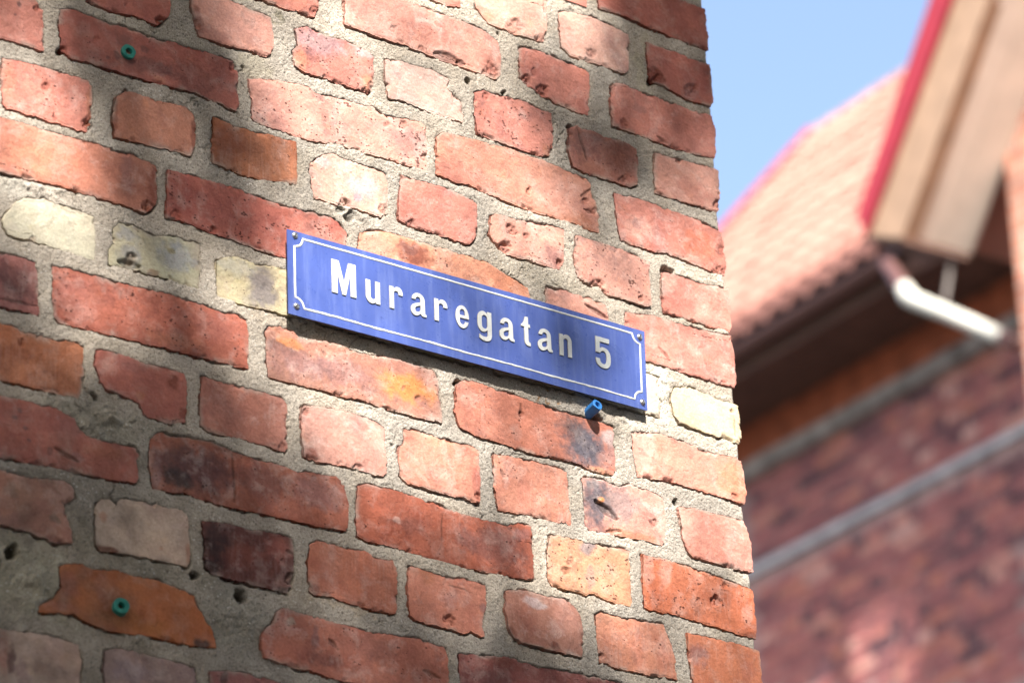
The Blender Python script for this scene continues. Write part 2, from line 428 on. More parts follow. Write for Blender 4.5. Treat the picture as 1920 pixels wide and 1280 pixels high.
# row 11 headers
b('G1','P',(-20,875),(50,893),(120,900),(140,915),(143,930),(120,945),(125,970),(135,1000),(137,1018),(100,1018),(60,1000),(0,981),(-20,976))
b('G2','H',(178,948),(190,933),(208,938),(216,947),(226,936),(270,940),(310,950),(340,955),(352,970),(356,1000),(356,1050),(352,1062),(300,1050),(250,1040),(190,1030),(181,1020),(180,990))
b('G3','H',(379,975),(420,980),(480,993),(530,1003),(548,1010),(551,1060),(550,1085),(540,1112),(510,1105),(480,1098),(430,1085),(395,1075),(385,1060),(383,1030))
b('G4','H',(580,1019),(595,1012),(640,1025),(690,1035),(700,1045),(735,1050),(744,1065),(745,1140),(740,1150),(700,1142),(650,1130),(620,1117),(590,1115),(579,1105),(577,1060))
b('G5','H',(767,1062),(785,1063),(810,1072),(830,1080),(870,1082),(900,1092),(912,1098),(913,1135),(905,1162),(908,1190),(903,1192),(885,1182),(870,1188),(840,1178),(800,1168),(780,1162),(768,1152),(764,1110))
b('G6','H',(948,1105),(985,1105),(1020,1115),(1060,1122),(1078,1135),(1090,1155),(1096,1200),(1093,1230),(1060,1225),(1000,1210),(965,1200),(950,1170),(946,1140))
b('G7','H',(1118,1152),(1130,1145),(1170,1155),(1200,1160),(1245,1170),(1255,1195),(1268,1235),(1271,1272),(1230,1265),(1190,1258),(1140,1245),(1125,1240),(1120,1190))
b('G8','P',(1288,1185),(1330,1195),(1380,1205),(1425,1218),(1430,1260),(1434,1304),(1300,1283),(1293,1240))
# row 12
b('H0','P',(-260,950),(-40,1015),(-38,1120),(-260,1060))
b('H1','S',(112,1060),(122,1052),(150,1055),(175,1065),(215,1065),(240,1075),(290,1085),(330,1100),(365,1115),(372,1135),(390,1165),(405,1195),(405,1215),(360,1210),(300,1195),(250,1188),(200,1180),(160,1165),(138,1152),(100,1148),(72,1146),(75,1132),(100,1122),(117,1100),(113,1080))
b('H2','S',(518,1148),(530,1138),(580,1152),(640,1170),(700,1183),(780,1195),(810,1205),(835,1212),(842,1230),(844,1285),(840,1312),(740,1295),(640,1275),(590,1260),(530,1245),(495,1232),(488,1190),(495,1180),(513,1165))
b('H3','S',(862,1224),(900,1225),(960,1230),(1010,1248),(1100,1265),(1190,1285),(1195,1370),(1030,1340),(866,1312))
b('H4','P',(1208,1292),(1425,1330),(1430,1420),(1212,1375))
# row 13
b('I1','P',(-20,1172),(20,1180),(60,1185),(110,1195),(148,1208),(153,1240),(148,1290),(145,1302),(-20,1280))
b('I2','H',(198,1218),(215,1213),(250,1220),(330,1240),(365,1250),(371,1290),(370,1345),(200,1315),(195,1250))
b('I3','H',(394,1257),(430,1255),(480,1265),(540,1282),(558,1290),(560,1380),(395,1350))
# base colour, (pores, drag streaks, lime bloom), local marks measured from the photograph:
#   e: x,y,rx,ry,colour,strength  stain with its own shape;  c: crack x0,y0,x1,y1,width,depth(mm);  n: chipped spot x,y,r,depth(mm)
SAL=(.50,.208,.160); RED=(.41,.148,.112); DRED=(.34,.11,.075); ORA=(.54,.235,.135); PNK=(.57,.300,.235); PAL=(.61,.37,.295)
BRN=(.40,.155,.08); PUR=(.15,.075,.07); BLK=(.035,.028,.03); GRB=(.085,.088,.108); RST=(.19,.055,.035); MAU=(.26,.145,.14)
CRE=(.62,.58,.435); YEL=(.55,.475,.315); LIM=(.66,.55,.47); ORB=(.62,.25,.08); DIRT=(.20,.16,.12)
LOOK={
'B23':(RED,(.3,.1,.1),[('e',1240,60,60,30,DRED,.4)]),
'B0':(SAL,(.3,.1,.1),[]),
'B5':(PAL,(.2,.1,.4),[('n',968,50,16,2),('n',1012,72,9,2),('e',905,25,20,14,ORA,.5)]),
'B22':(PAL,(.1,.3,.4),[('n',1110,100,9,1.5),('e',1060,60,14,26,SAL,.4)]),
'B21':(RED,(.2,.1,.1),[('n',1225,140,14,3),('n',1297,166,13,2.5),('n',1235,150,12,3),('e',1300,175,16,10,MAU,.5)]),
'B1':(SAL,(.3,.1,.1),[('n',590,22,10,2)]),
'B3':(PNK,(.35,.15,.35),[('n',738,52,8,1.5),('c',815,100,858,115,9,3),('c',858,115,872,120,5,2),('n',920,135,16,2.5),('n',790,95,7,1.5),('e',800,60,60,22,SAL,.55),('e',915,125,22,20,RED,.5)]),
'B24':(SAL,(.3,.1,.15),[('n',1002,132,8,2),('n',985,152,12,4),('n',1020,172,14,4),('e',980,100,8,14,RED,.4)]),
'B20':(SAL,(.3,.1,.15),[('e',1150,225,25,16,RED,.5),('n',1170,234,10,2),('e',1200,205,14,10,MAU,.4),('e',1275,230,25,30,RED,.35),('c',1232,255,1256,272,3,1.5)]),
'A2':(RED,(.4,.1,.1),[('n',302,40,12,5),('n',235,8,5,1.5)]),
'A8':(PNK,(.3,.2,.2),[('e',365,40,12,30,RST,.7),('n',365,45,10,3),('e',430,45,50,30,MAU,.25)]),
'B2':(SAL,(.9,.1,.2),[('e',600,80,55,26,(.46,.33,.34),.65),('e',680,95,20,14,(.52,.42,.43),.6),('e',563,112,12,16,ORA,.6),('e',690,160,14,16,ORA,.7),('n',696,165,9,1.5)]),
'B4':((.62,.43,.36),(.05,.05,.5),[('n',850,165,11,5),('n',858,180,10,4),('e',735,165,12,14,PAL,.7)]),
'B7':(SAL,(1.,.1,.2),[('n',912,180,6,2),('n',940,172,9,2),('e',1025,285,14,12,ORA,.6)]),
'B19':((.34,.15,.11),(.5,.1,.1),[('e',1100,270,40,30,PUR,.6),('e',1160,300,30,30,RST,.4),('c',1080,240,1100,300,3,1.2),('e',1180,340,18,12,SAL,.6),('n',1170,338,9,2),('e',1074,295,9,24,SAL,.6)]),
'B18':(PNK,(.1,.2,.2),[('n',1272,298,7,4),('n',1345,385,10,3),('e',1300,360,40,20,SAL,.5)]),
'A1':(SAL,(.5,.1,.1),[('e',35,8,5,5,PUR,.8),('e',28,28,4,3,PUR,.7),('n',70,18,9,2)]),
'A3':(RED,(.5,.1,.1),[('e',370,150,70,26,PUR,.35),('e',280,125,60,14,PUR,.55),('e',235,75,14,16,PUR,.5),('e',218,104,7,10,PUR,.7),('e',202,109,4,4,PUR,.7),('e',268,92,8,8,PUR,.6),('n',180,71,5,1),('n',440,128,9,3),('n',122,92,9,3),('e',300,150,14,6,ORA,.4)]),
'B6':(PNK,(1.,.1,.3),[('e',500,215,40,50,MAU,.3),('e',740,245,50,30,(.44,.25,.22),.5),('e',770,265,40,30,MAU,.45),('n',725,232,6,1.5),('n',755,235,10,1.5),('n',795,292,8,2)]),
'B8':((.53,.25,.175),(.5,.1,.2),[('e',870,330,60,26,SAL,.6),('e',1060,370,60,40,PNK,.75),('e',880,275,50,12,PNK,.3),('c',1088,368,1108,355,4,2),('c',1098,392,1112,398,4,2),('n',1096,375,8,2),('n',1118,395,7,2),('n',990,360,7,2),('e',1090,420,40,18,BRN,.4)]),
'B17':(SAL,(.4,.1,.3),[('e',1200,430,30,22,PAL,.5),('e',1195,420,9,9,MAU,.5),('e',1310,460,40,30,(.52,.16,.09),.6),('n',1352,472,12,2),('n',1348,508,12,2)]),
'A4':(SAL,(.7,.25,.3),[('e',15,145,16,40,ORA,.4),('n',88,163,9,2),('n',168,232,14,4),('e',172,200,9,50,BRN,.5),('n',101,222,5,1.5)]),
'A5':((.46,.21,.14),(.2,.1,.1),[('e',270,195,7,10,ORA,.6),('e',214,220,6,40,RST,.6),('e',366,250,6,40,RST,.6),('e',330,285,40,10,DRED,.4)]),
'A6':(BRN,(.5,.7,.1),[('e',430,265,40,30,RST,.5),('e',480,290,20,40,(.2,.09,.06),.4),('e',540,320,30,30,ORA,.6)]),
'B10':((.56,.35,.28),(.4,.3,.35),[('e',680,350,30,22,(.45,.37,.40),.55),('e',672,372,10,8,(.33,.3,.36),.6),('n',645,384,12,4),('n',720,395,14,2),('e',718,385,14,22,BRN,.4),('e',600,300,26,12,(.55,.5,.5),.5)]),
'B11':(SAL,(.35,.15,.2),[('n',770,420,9,2),('e',765,400,20,18,RED,.4)]),
'B12':(PNK,(.8,.1,.35),[('n',960,430,12,3),('n',945,465,14,4),('n',985,440,8,2),('e',1040,480,24,20,MAU,.4),('n',1050,492,9,3),('n',935,470,8,3)]),
'B16':(PNK,(.9,.5,.2),[('n',1120,535,12,4),('n',1085,515,9,2),('e',1100,520,18,14,SAL,.5),('n',1158,470,6,2),('n',1200,560,6,2)]),
'B26':(SAL,(.15,.2,.3),[('e',1250,525,16,24,PAL,.6),('e',1330,590,30,14,PAL,.45)]),
'A7':((.48,.205,.14),(.2,.15,.2),[('e',250,340,50,40,RST,.35),('e',288,350,12,46,RST,.7),('n',280,388,14,4),('e',240,325,14,40,MAU,.4),('e',60,300,60,30,ORA,.35),('e',120,320,40,16,PNK,.3)]),
'B13':((.42,.135,.10),(.9,.1,.2),[('e',590,440,60,40,SAL,.7),('e',430,400,120,30,(.37,.12,.10),.4),('n',400,432,8,3),('e',580,425,10,8,PUR,.4),('n',330,405,14,2)]),
'B14':((.54,.26,.17),(.6,.1,.2),[('e',775,478,36,22,RST,.85),('e',760,468,20,9,PUR,.5),('e',700,455,40,20,PNK,.5),('e',950,530,40,24,BRN,.5)]),
'B15':(PNK,(.2,.3,.2),[('c',1098,572,1138,595,4,2.5),('e',1060,550,40,12,MAU,.3)]),
'B27':(SAL,(.2,.2,.35),[('c',1236,650,1256,675,3,1.5),('e',1270,650,60,24,PNK,.5),('n',1340,715,10,2)]),
'D1':(CRE,(.1,.05,.1),[('e',110,382,60,9,(.36,.33,.27),.7),('n',60,450,8,1.5)]),
'D2':((.46,.44,.31),(.5,.1,.1),[('e',240,440,26,14,(.30,.33,.36),.55),('e',330,480,40,26,(.26,.29,.33),.65),('e',245,480,20,24,(.30,.32,.36),.5),('c',225,490,262,500,9,4),('n',245,487,12,3),('e',320,468,9,6,(.22,.19,.08),.7),('e',288,512,10,7,(.2,.11,.06),.7)]),
'D3':((.58,.52,.33),(.6,.4,.1),[('e',495,540,30,40,(.19,.17,.19),.8),('e',440,500,40,16,(.42,.42,.38),.5),('e',470,560,20,16,(.3,.28,.27),.4)]),
'D3b':(CRE,(.3,.2,.1),[]),'D3c':(YEL,(.3,.2,.1),[]),'D3d':(YEL,(.3,.2,.1),[]),'D3e':(CRE,(.3,.2,.1),[('e',1225,740,30,40,LIM,.6)]),
'D4':(YEL,(.1,.15,.1),[('e',1280,752,14,20,(.38,.36,.3),.5),('n',1373,769,5,2),('c',1376,780,1378,818,2,.2)]),
'D5':((.36,.15,.13),(.5,.5,.2),[('e',40,530,40,30,PUR,.6),('e',10,520,16,40,(.15,.08,.08),.5),('c',0,560,70,572,3,1)]),
'D6':((.42,.14,.095),(.7,.1,.15),[('e',150,560,40,50,SAL,.6),('e',200,540,20,30,RED,.4),('e',330,640,60,14,ORA,.3),('e',400,610,50,30,MAU,.2)]),
'D7':((.41,.205,.15),(.6,.1,.25),[('e',560,680,60,26,MAU,.65),('e',525,648,34,16,PUR,.6),('e',540,640,24,10,ORB,.6),('e',760,728,52,26,ORB,.95),('e',640,700,70,26,MAU,.6),('e',525,625,20,10,ORA,.5),('n',757,727,5,1),('n',784,745,6,1.5),('n',605,665,5,1),('e',790,750,14,12,MAU,.5)]),
'D8':((.47,.19,.13),(.7,.1,.15),[('e',1098,838,44,44,GRB,.95),('e',1070,800,26,24,(.15,.12,.12),.7),('e',1140,820,12,16,(.5,.5,.5),.6),('n',979,778,7,3),('c',978,755,979,782,3,1.5),('e',875,745,20,22,PNK,.5),('e',1130,885,40,9,ORA,.8),('e',1142,850,16,30,(.35,.2,.17),.6)]),
'D9':((.55,.24,.175),(.35,.15,.2),[('e',1207,845,26,50,PAL,.8),('e',1375,900,30,40,(.66,.2,.09),.5),('n',1377,933,7,1.5),('n',1300,827,8,2)]),
'E1':(BRN,(.4,.4,.1),[('e',140,680,20,40,ORA,.4),('e',30,665,40,16,RST,.3),('n',42,643,8,2),('e',45,700,60,20,ORA,.3)]),
'E2':(RED,(.2,.1,.15),[('e',325,715,14,16,RST,.8),('e',345,775,9,12,RST,.7),('e',200,680,20,24,PNK,.5),('e',265,738,9,8,BRN,.6),('e',240,685,30,12,MAU,.35)]),
'E3':((.44,.19,.14),(.1,.4,.2),[('n',530,838,9,2),('e',420,770,40,30,MAU,.2)]),
'E4':(PNK,(.3,.5,.35),[('e',580,848,14,10,DRED,.7),('n',575,775,8,2),('n',670,880,9,2),('e',710,800,9,14,SAL,.5)]),
'E5':((.58,.26,.18),(.3,.5,.25),[('e',895,910,9,34,RED,.7),('e',765,815,10,14,RED,.5),('e',880,845,14,9,RED,.5),('n',897,930,8,2)]),
'E6':((.50,.23,.16),(.5,.6,.25),[('c',938,880,945,895,3,1.5),('e',985,930,14,40,RED,.4)]),
'E7':(PNK,(.4,.1,.35),[('e',1120,940,30,50,GRB,.9),('e',1165,945,34,36,(.24,.19,.185),.75),('c',1118,937,1158,972,7,4),('c',1140,994,1165,996,4,2),('e',1128,935,7,5,ORB,.9),('e',1190,1005,50,9,ORA,.7),('n',1225,982,8,2),('e',1110,905,16,12,(.2,.19,.19),.7)]),
'E8':((.55,.25,.19),(.2,.3,.3),[('e',1290,985,26,36,PAL,.55),('n',1345,962,6,4),('e',1395,1030,16,20,RED,.4)]),
'F1':(RED,(.2,.1,.15),[('e',38,770,5,5,PUR,.7),('e',28,782,6,4,PUR,.7),('e',48,803,5,4,PUR,.8),('e',54,825,5,4,PUR,.7),('e',95,845,6,9,PUR,.6),('c',103,838,148,866,4,2),('e',150,860,14,10,MAU,.5),('e',200,850,40,16,BRN,.35),('e',130,800,30,26,MAU,.35)]),
'F2':((.36,.13,.085),(.6,.2,.25),[('e',370,880,70,46,(.09,.045,.05),.8),('e',310,870,26,30,PUR,.6),('e',330,895,30,20,BLK,.75),('e',295,885,10,28,MAU,.6),('e',490,905,50,36,PUR,.55),('e',590,920,50,30,MAU,.6),('e',540,950,40,20,SAL,.3),('c',437,850,440,940,3,.4)]),
'F3':((.37,.115,.07),(.5,.2,.15),[('e',745,975,8,8,PAL,.95),('e',870,1010,22,26,PUR,.4),('e',930,1020,66,44,PUR,.6),('e',770,985,34,16,PUR,.35),('e',985,1000,16,14,MAU,.5),('c',828,960,828,1030,2,.3),('n',905,970,9,2),('e',960,1075,40,12,RST,.5)]),
'F4':((.50,.265,.16),(.9,.1,.15),[('e',1106,1025,16,14,(.24,.2,.2),.85),('e',1107,1080,9,22,(.34,.24,.2),.7),('n',1070,1052,8,2),('n',1062,1067,9,2),('e',1175,1030,14,8,RED,.6)]),
'F5':((.52,.17,.09),(.8,.6,.2),[('e',1215,1060,9,40,PAL,.5),('n',1342,1125,10,4),('e',1345,1120,28,22,RST,.35),('n',1358,1098,5,1.5),('e',1405,1150,12,18,PAL,.5),('e',1410,1190,14,7,RST,.6),('e',1245,1080,12,30,PAL,.5)]),
'G1':((.42,.22,.16),(.3,.1,.2),[('e',20,915,16,16,DIRT,.5),('e',105,975,9,9,DIRT,.6),('e',20,975,26,16,MAU,.4),('e',100,1010,16,8,RST,.5)]),
'G2':((.60,.48,.38),(.05,.05,.1),[('e',193,970,7,9,BRN,.5),('e',203,1028,18,7,RST,.85),('e',302,1027,5,3,BRN,.4),('e',352,1040,6,20,BRN,.5)]),
'G3':((.16,.06,.05),(.5,.3,.2),[('e',410,1020,24,40,BLK,.7),('e',520,1030,30,30,RED,.5),('e',395,1060,24,16,BLK,.7),('e',450,1040,36,24,DRED,.4),('e',530,1095,20,14,RST,.6),('c',535,1032,548,1040,3,2),('n',545,1085,10,5)]),
'G4':((.47,.18,.115),(.1,.5,.2),[('e',591,1103,13,12,RST,.85),('e',620,1060,20,40,PNK,.3)]),
'G5':((.50,.21,.145),(.4,.1,.2),[('e',800,1075,30,14,BRN,.5),('n',840,1158,9,3),('e',905,1140,8,10,MAU,.6),('n',850,1165,7,3),('e',845,1118,14,12,RED,.4),('c',830,1090,905,1118,1.5,.5)]),
'G6':((.46,.22,.16),(.1,.3,.3),[('e',1000,1130,22,10,(.5,.45,.45),.6),('e',1037,1210,10,9,RST,.8),('e',985,1160,22,34,DRED,.4),('e',1060,1160,26,30,PNK,.45),('e',955,1190,9,14,RST,.6)]),
'G7':((.51,.225,.145),(.5,.6,.15),[('e',1135,1160,16,10,(.3,.15,.1),.6),('e',1200,1220,14,40,RED,.35),('n',1130,1228,7,3),('e',1250,1230,16,26,RED,.4)]),
'G8':((.54,.20,.11),(.3,.5,.2),[('e',1307,1228,14,19,(.27,.12,.10),.9),('e',1400,1260,16,30,RED,.4)]),
'H0':(RED,(.3,.1,.1),[]),
'H1':((.46,.16,.065),(.15,.1,.05),[('e',130,1090,24,26,RED,.5),('e',378,1204,16,12,BLK,.85),('e',110,1135,34,12,SAL,.4),('e',250,1165,70,20,(.42,.17,.05),.5)]),
'H2':((.47,.18,.125),(.6,.2,.25),[('e',690,1210,60,24,PUR,.4),('e',640,1240,60,20,DRED,.45),('e',590,1195,10,24,MAU,.6),('c',617,1198,632,1215,4,2),('c',795,1256,825,1268,5,2),('e',545,1165,9,10,(.4,.38,.3),.6),('e',790,1260,30,14,PNK,.4),('e',610,1235,30,14,PUR,.45)]),
'H3':((.28,.10,.085),(.4,.2,.2),[('e',950,1245,40,14,RST,.5),('e',920,1270,40,16,PUR,.5)]),
'H4':(RED,(.3,.1,.1),[]),
'I1':((.58,.44,.35),(.1,.1,.2),[('e',5,1220,14,40,SAL,.7),('e',22,1240,9,30,PUR,.8),('e',40,1260,14,30,(.3,.2,.2),.6),('e',100,1260,40,16,MAU,.3)]),
'I2':((.38,.27,.24),(.2,.1,.2),[('e',240,1260,40,24,(.24,.2,.24),.5),('e',275,1240,10,6,PUR,.5)]),
'I3':((.36,.15,.13),(.3,.1,.2),[('e',420,1268,8,20,BLK,.7)]),
}
# mortar marks: hole x,y,r,depth(mm) / tint x,y,rx,ry,colour,strength / lump x,y,rx,ry,height(mm)
HOLES=[(877,150,7,14),(945,176,6,9),(1070,238,6,14),(1222,152,9,9),(176,742,7,14),(25,1032,14,14),(0,1055,8,12),(453,1115,13,14),(365,1078,9,10),(300,42,9,10),(655,405,12,6),(1118,786,11,10),(1247,505,9,8),(1258,508,7,7),(620,602,6,5),(860,718,8,10),(1270,940,6,6),(1098,905,6,8),(640,392,8,6),(300,1180,6,5),(440,1270,6,6),(115,95,9,8),(237,172,7,7),(935,62,5,5)]
MTINT=[(1235,740,26,60,(0.78,0.73,0.62),.95),(1200,795,40,20,(0.66,0.60,0.50),.6),(20,350,40,24,(0.60,0.56,0.48),.6),(1165,650,60,30,(0.66,0.58,0.43),.3),
 (1024,742,10,8,(0.30,0.15,0.05),.9),(526,35,9,10,(0.30,0.27,0.20),.8),(180,790,110,40,(0.41,0.38,0.30),.6),(60,1090,110,70,(0.46,0.43,0.32),.6),(440,1160,70,60,(0.36,0.34,0.28),.6),
 (300,60,140,20,(0.48,0.43,0.34),.4),(480,120,30,30,(0.46,0.41,0.30),.5),(1020,520,90,24,(0.48,0.43,0.34),.5),(570,300,50,20,(0.43,0.38,0.30),.4),(330,560,120,30,(0.48,0.42,0.35),.3),
 (1205,120,12,60,(0.54,0.48,0.34),.5),(640,630,160,16,(0.62,0.50,0.36),.35),(1090,610,30,14,(0.60,0.54,0.36),.5),(250,1040,150,40,(0.26,0.24,0.18),.4),(640,1130,70,12,(0.54,0.43,0.30),.5)]
LUMPS=[(215,785,50,18,7),(160,795,40,16,4),(50,1100,60,50,4),(440,1160,50,30,4),(60,350,60,14,3),(660,400,40,12,3),(1150,790,40,20,2.5),(430,540,30,14,2),(250,1190,90,12,2),(1235,740,26,50,3.5),(105,350,50,10,2),(560,590,60,12,2.5)]
# ------------------------------------------------------------------ the brick wall
M_BRICK = mat_brick()
M_MORTAR = mat_mortar()
wall = empty("brick_wall", (2.3, 0, 0), label="sunlit red brick wall with uneven mortar and yellow bricks carrying the street sign", category="wall")
CORNER_PX = np.array([(1318, -120), (1322, 10), (1329, 95), (1338, 195), (1345, 295), (1351, 395), (1362, 515), (1372, 620), (1380, 724),
                      (1390, 830), (1397, 942), (1412, 1070), (1420, 1195), (1432, 1300), (1442, 1420)], float)
CORN = wall_pt(CORNER_PX)[:, :2]
CORN = CORN[np.argsort(CORN[:, 1])]
def corner_u(v):
    return np.interp(v, CORN[:, 1], CORN[:, 0])

def resample(P, n):
    P = np.asarray(P, float)
    L = np.r_[0, np.cumsum(np.linalg.norm(np.diff(P, axis=0), axis=1))]
    t = np.linspace(0, L[-1], n)
    return np.stack([np.interp(t, L, P[:, 0]), np.interp(t, L, P[:, 1])], 1)

STEP = 0.00115
BACK = 0.05
RIGHT_END = {'B23','B21','B20','B18','B17','B26','B27','D4','D9','E8','F5','G8','H4'}
brick_poly = []

def make_brick(name, typ, poly, look):
    base, wear, marks = look
    P = wall_pt(poly)[:, :2]
    sx = 0.00105
    x0, y0 = P.min(0); x1, y1 = P.max(0)
    idx = [int(np.argmin((P[:, 0] - cx) ** 2 + (P[:, 1] - cy) ** 2)) for cx, cy in ((x0, y1), (x1, y1), (x1, y0), (x0, y0))]
    P = np.roll(P, -idx[0], axis=0); n = len(P)
    idx = [(i - idx[0]) % n for i in idx]
    if not (idx[0] < idx[1] < idx[2] < idx[3]):
        raise RuntimeError("corner order " + name)
    loop = np.vstack([P, P[:1]])
    T = loop[idx[0]:idx[1] + 1]; R_ = loop[idx[1]:idx[2] + 1]; B_ = loop[idx[2]:idx[3] + 1][::-1]; L_ = loop[idx[3]:][::-1]
    big = typ != 'X'
    nu = max(12, int((x1 - x0) / STEP)); nv = max(10, int((y1 - y0) / STEP))
    T, B_ = resample(T, nu), resample(B_, nu); R_, L_ = resample(R_, nv), resample(L_, nv)
    sd_ = abs(hash(name)) % 1000 if False else sum(ord(c) * (i + 3) for i, c in enumerate(name)) % 997
    def jit(Q):
        x, y = Q[:, 0], Q[:, 1]
        a1 = 0.0006; a2 = 0.0010
        dx = a1 * fbm(x * 90, y * 90, sd_, 2) + a2 * fbm(x * 260, y * 260, sd_ + 3, 3)
        dy = a1 * fbm(x * 90, y * 90, sd_ + 7, 2) + a2 * fbm(x * 260, y * 260, sd_ + 9, 3)
        bite = 0.0022 * np.clip(vnoise(x * 60, y * 60, sd_ + 13) - 0.45, 0, 1) * 2
        c = np.array([(x0 + x1) / 2, (y0 + y1) / 2])
        dirc = np.stack([np.sign(c[0] - x) * (np.abs(x - c[0]) > (x1 - x0) * .46), np.sign(c[1] - y) * (np.abs(y - c[1]) > (y1 - y0) * .36)], 1)
        return Q + np.stack([dx, dy], 1) + dirc * bite[:, None]
    T, B_, R_, L_ = jit(T), jit(B_), jit(R_), jit(L_)
    if name in RIGHT_END:       # broken outer arris
        env = np.sin(np.linspace(0, np.pi, nv)) ** .3
        R_ = R_ - np.stack([env * (0.0004 + .0010 * fbm(R_[:, 1] * 45, R_[:, 1] * 7, sd_ + 17, 3)), np.zeros(nv)], 1)
    s = np.linspace(0, 1, nu)[None, :, None]; t = np.linspace(0, 1, nv)[:, None, None]
    C = ((1 - t) * T[None] + t * B_[None] + (1 - s) * L_[:, None] + s * R_[:, None]
         - ((1 - s) * (1 - t) * T[0] + s * (1 - t) * T[-1] + (1 - s) * t * B_[0] + s * t * B_[-1]))
    d = np.minimum.reduce([np.linalg.norm(C - T[None], axis=2), np.linalg.norm(C - B_[None], axis=2),
                           np.linalg.norm(C - L_[:, None], axis=2), np.linalg.norm(C - R_[:, None], axis=2)])
    X, Y = C[..., 0], C[..., 1]
    r_ = random.Random(sd_)
    proud = r_.uniform(-0.0010, 0.0012)
    w = proud + r_.uniform(-.012, .012) * (X - X.mean()) + r_.uniform(-.02, .02) * (Y - Y.mean())
    w = w + 0.0009 * fbm(X * 18, Y * 18, sd_, 2) + 0.00045 * fbm(X * 90, Y * 90, sd_ + 1, 3) + 0.00022 * fbm(X * 380, Y * 380, sd_ + 2, 2)
    rr = 0.0011 * (1.0 + 0.8 * fbm(X * 70, Y * 70, sd_ + 5, 2))
    rr = np.clip(rr, 0.0004, 0.003)
    w = w - 0.7 * rr * np.clip(1 - d / rr, 0, 1) ** 2
    chip = sstep(0.35, 0.75, fbm(X * 55, Y * 55, sd_ + 21, 3)) * np.exp(-(d / 0.0035) ** 2)
    w = w - 0.0028 * chip
    colr = np.empty(C.shape[:2] + (3,)); colr[:] = base
    tone = 1 + r_.uniform(-.08, .08)
    g = fbm(X * 12, Y * 12, sd_ + 31, 3)[..., None]
    colr = colr * tone * (1 + 0.14 * g) * (1 + g * np.array([0.0, -0.05, -0.08]))
    spk = np.full(X.shape, wear[0]); stk = np.full(X.shape, wear[1] * .55); lim = np.full(X.shape, min(1.0, .12 + wear[2] * .9))
    px = to_px(np.dstack([X, Y, np.zeros_like(X)]))
    qx, qy = px[..., 0], px[..., 1]
    wx = 7 * fbm(X * 60, Y * 60, sd_ + 41, 3); wy = 7 * fbm(X * 60, Y * 60, sd_ + 43, 3)
    frag = 0.28 * fbm(X * 150, Y * 150, sd_ + 47, 3)
    for mk in marks:
        if mk[0] == 'e':
            _, ex, ey, rx, ry, c, st = mk
            small = min(1.0, min(rx, ry) / 14.0)
            dd = np.hypot((qx + wx * small - ex) / rx, (qy + wy * small - 0.25 * (qx - ex) - ey) / ry)
            soft = 0.55 if min(rx, ry) > 11 else 0.3
            f = sstep(1.0 + soft * .6, 1.0 - soft, dd + frag * (1 if min(rx, ry) > 6 else .4)) * st
            colr = colr * (1 - f[..., None]) + np.array(c) * f[..., None]
        elif mk[0] == 'c':
            _, ax0, ay0, ax1, ay1, cwid, dep = mk
            vx, vy = ax1 - ax0, ay1 - ay0; l2 = vx * vx + vy * vy
            tt = np.clip(((qx - ax0) * vx + (qy - ay0) * vy) / l2, 0, 1)
            dd = np.hypot(qx + wx * .25 - ax0 - tt * vx, qy + wy * .25 - ay0 - tt * vy) / (cwid * (0.35 + 0.9 * np.sin(np.pi * np.clip(tt * .9 + .05, 0, 1))))
            f = sstep(1.1, 0.45, dd)
            w = w - dep * 0.001 * f
            colr = colr * (1 - 0.45 * f[..., None])
        else:
            _, nx, ny, nr, dep = mk
            dd = np.hypot(qx + wx * .6 - nx, qy + wy * .6 - ny) / nr
            f = sstep(1.15, 0.6, dd + 0.5 * frag)
            w = w - dep * 0.001 * f * (1 + .6 * fbm(X * 300, Y * 300, sd_ + 50, 2))
            colr = colr * (1 - f[..., None] * .6) + np.array((base[0] * .62, base[1] * .5, base[2] * .48)) * (f[..., None] * .6)
    f = chip * .65
    colr = colr * (1 - f[..., None]) + np.array((base[0] * .66, base[1] * .56, base[2] * .54)) * f[..., None]
    # grazed arris: mortar dust along the edge
    dust = np.exp(-(d / (0.0035 + .003 * fbm(X * 30, Y * 30, sd_ + 63, 2))) ** 2) * sstep(0, .6, fbm(X * 38, Y * 38, sd_ + 61, 3)) * .6
    colr = colr * (1 - dust[..., None]) + np.array((.44, .375, .315)) * dust[..., None]
    # bricks turn darker towards the lower left, broken up by noise
    darken = sstep(560, 180, qx + 60 * fbm(X * 9, Y * 9, 301, 3)) * sstep(640, 1000, qy + 90 * fbm(X * 8, Y * 8, 303, 3)) * (.30 + .25 * fbm(X * 40, Y * 40, 305, 3))
    darken = np.clip(darken, 0, .6)[..., None]
    colr = colr * (1 - darken) + np.array((.085, .075, .06)) * darken
    V = np.dstack([X, Y, w]).reshape(-1, 3)
    ii = np.arange(nu * nv).reshape(nv, nu)
    q = np.stack([ii[:-1, :-1], ii[1:, :-1], ii[1:, 1:], ii[:-1, 1:]], -1).reshape(-1, 4)
    ring = np.concatenate([ii[0, :], ii[1:, -1], ii[-1, -2::-1], ii[-2:0:-1, 0]])
    deep = BACK
    if name in RIGHT_END:
        deep = 0.118 if typ == 'P' else 0.24
    levels = [0.0015, 0.005, 0.02, deep] if name not in RIGHT_END else [0.0015, 0.005, .012, .03, .05, .08, deep]
    VV = [V]; QQ = [q]; prev = ring; nbase = len(V)
    cen = np.array([X.mean(), Y.mean()])
    rp = V[ring]
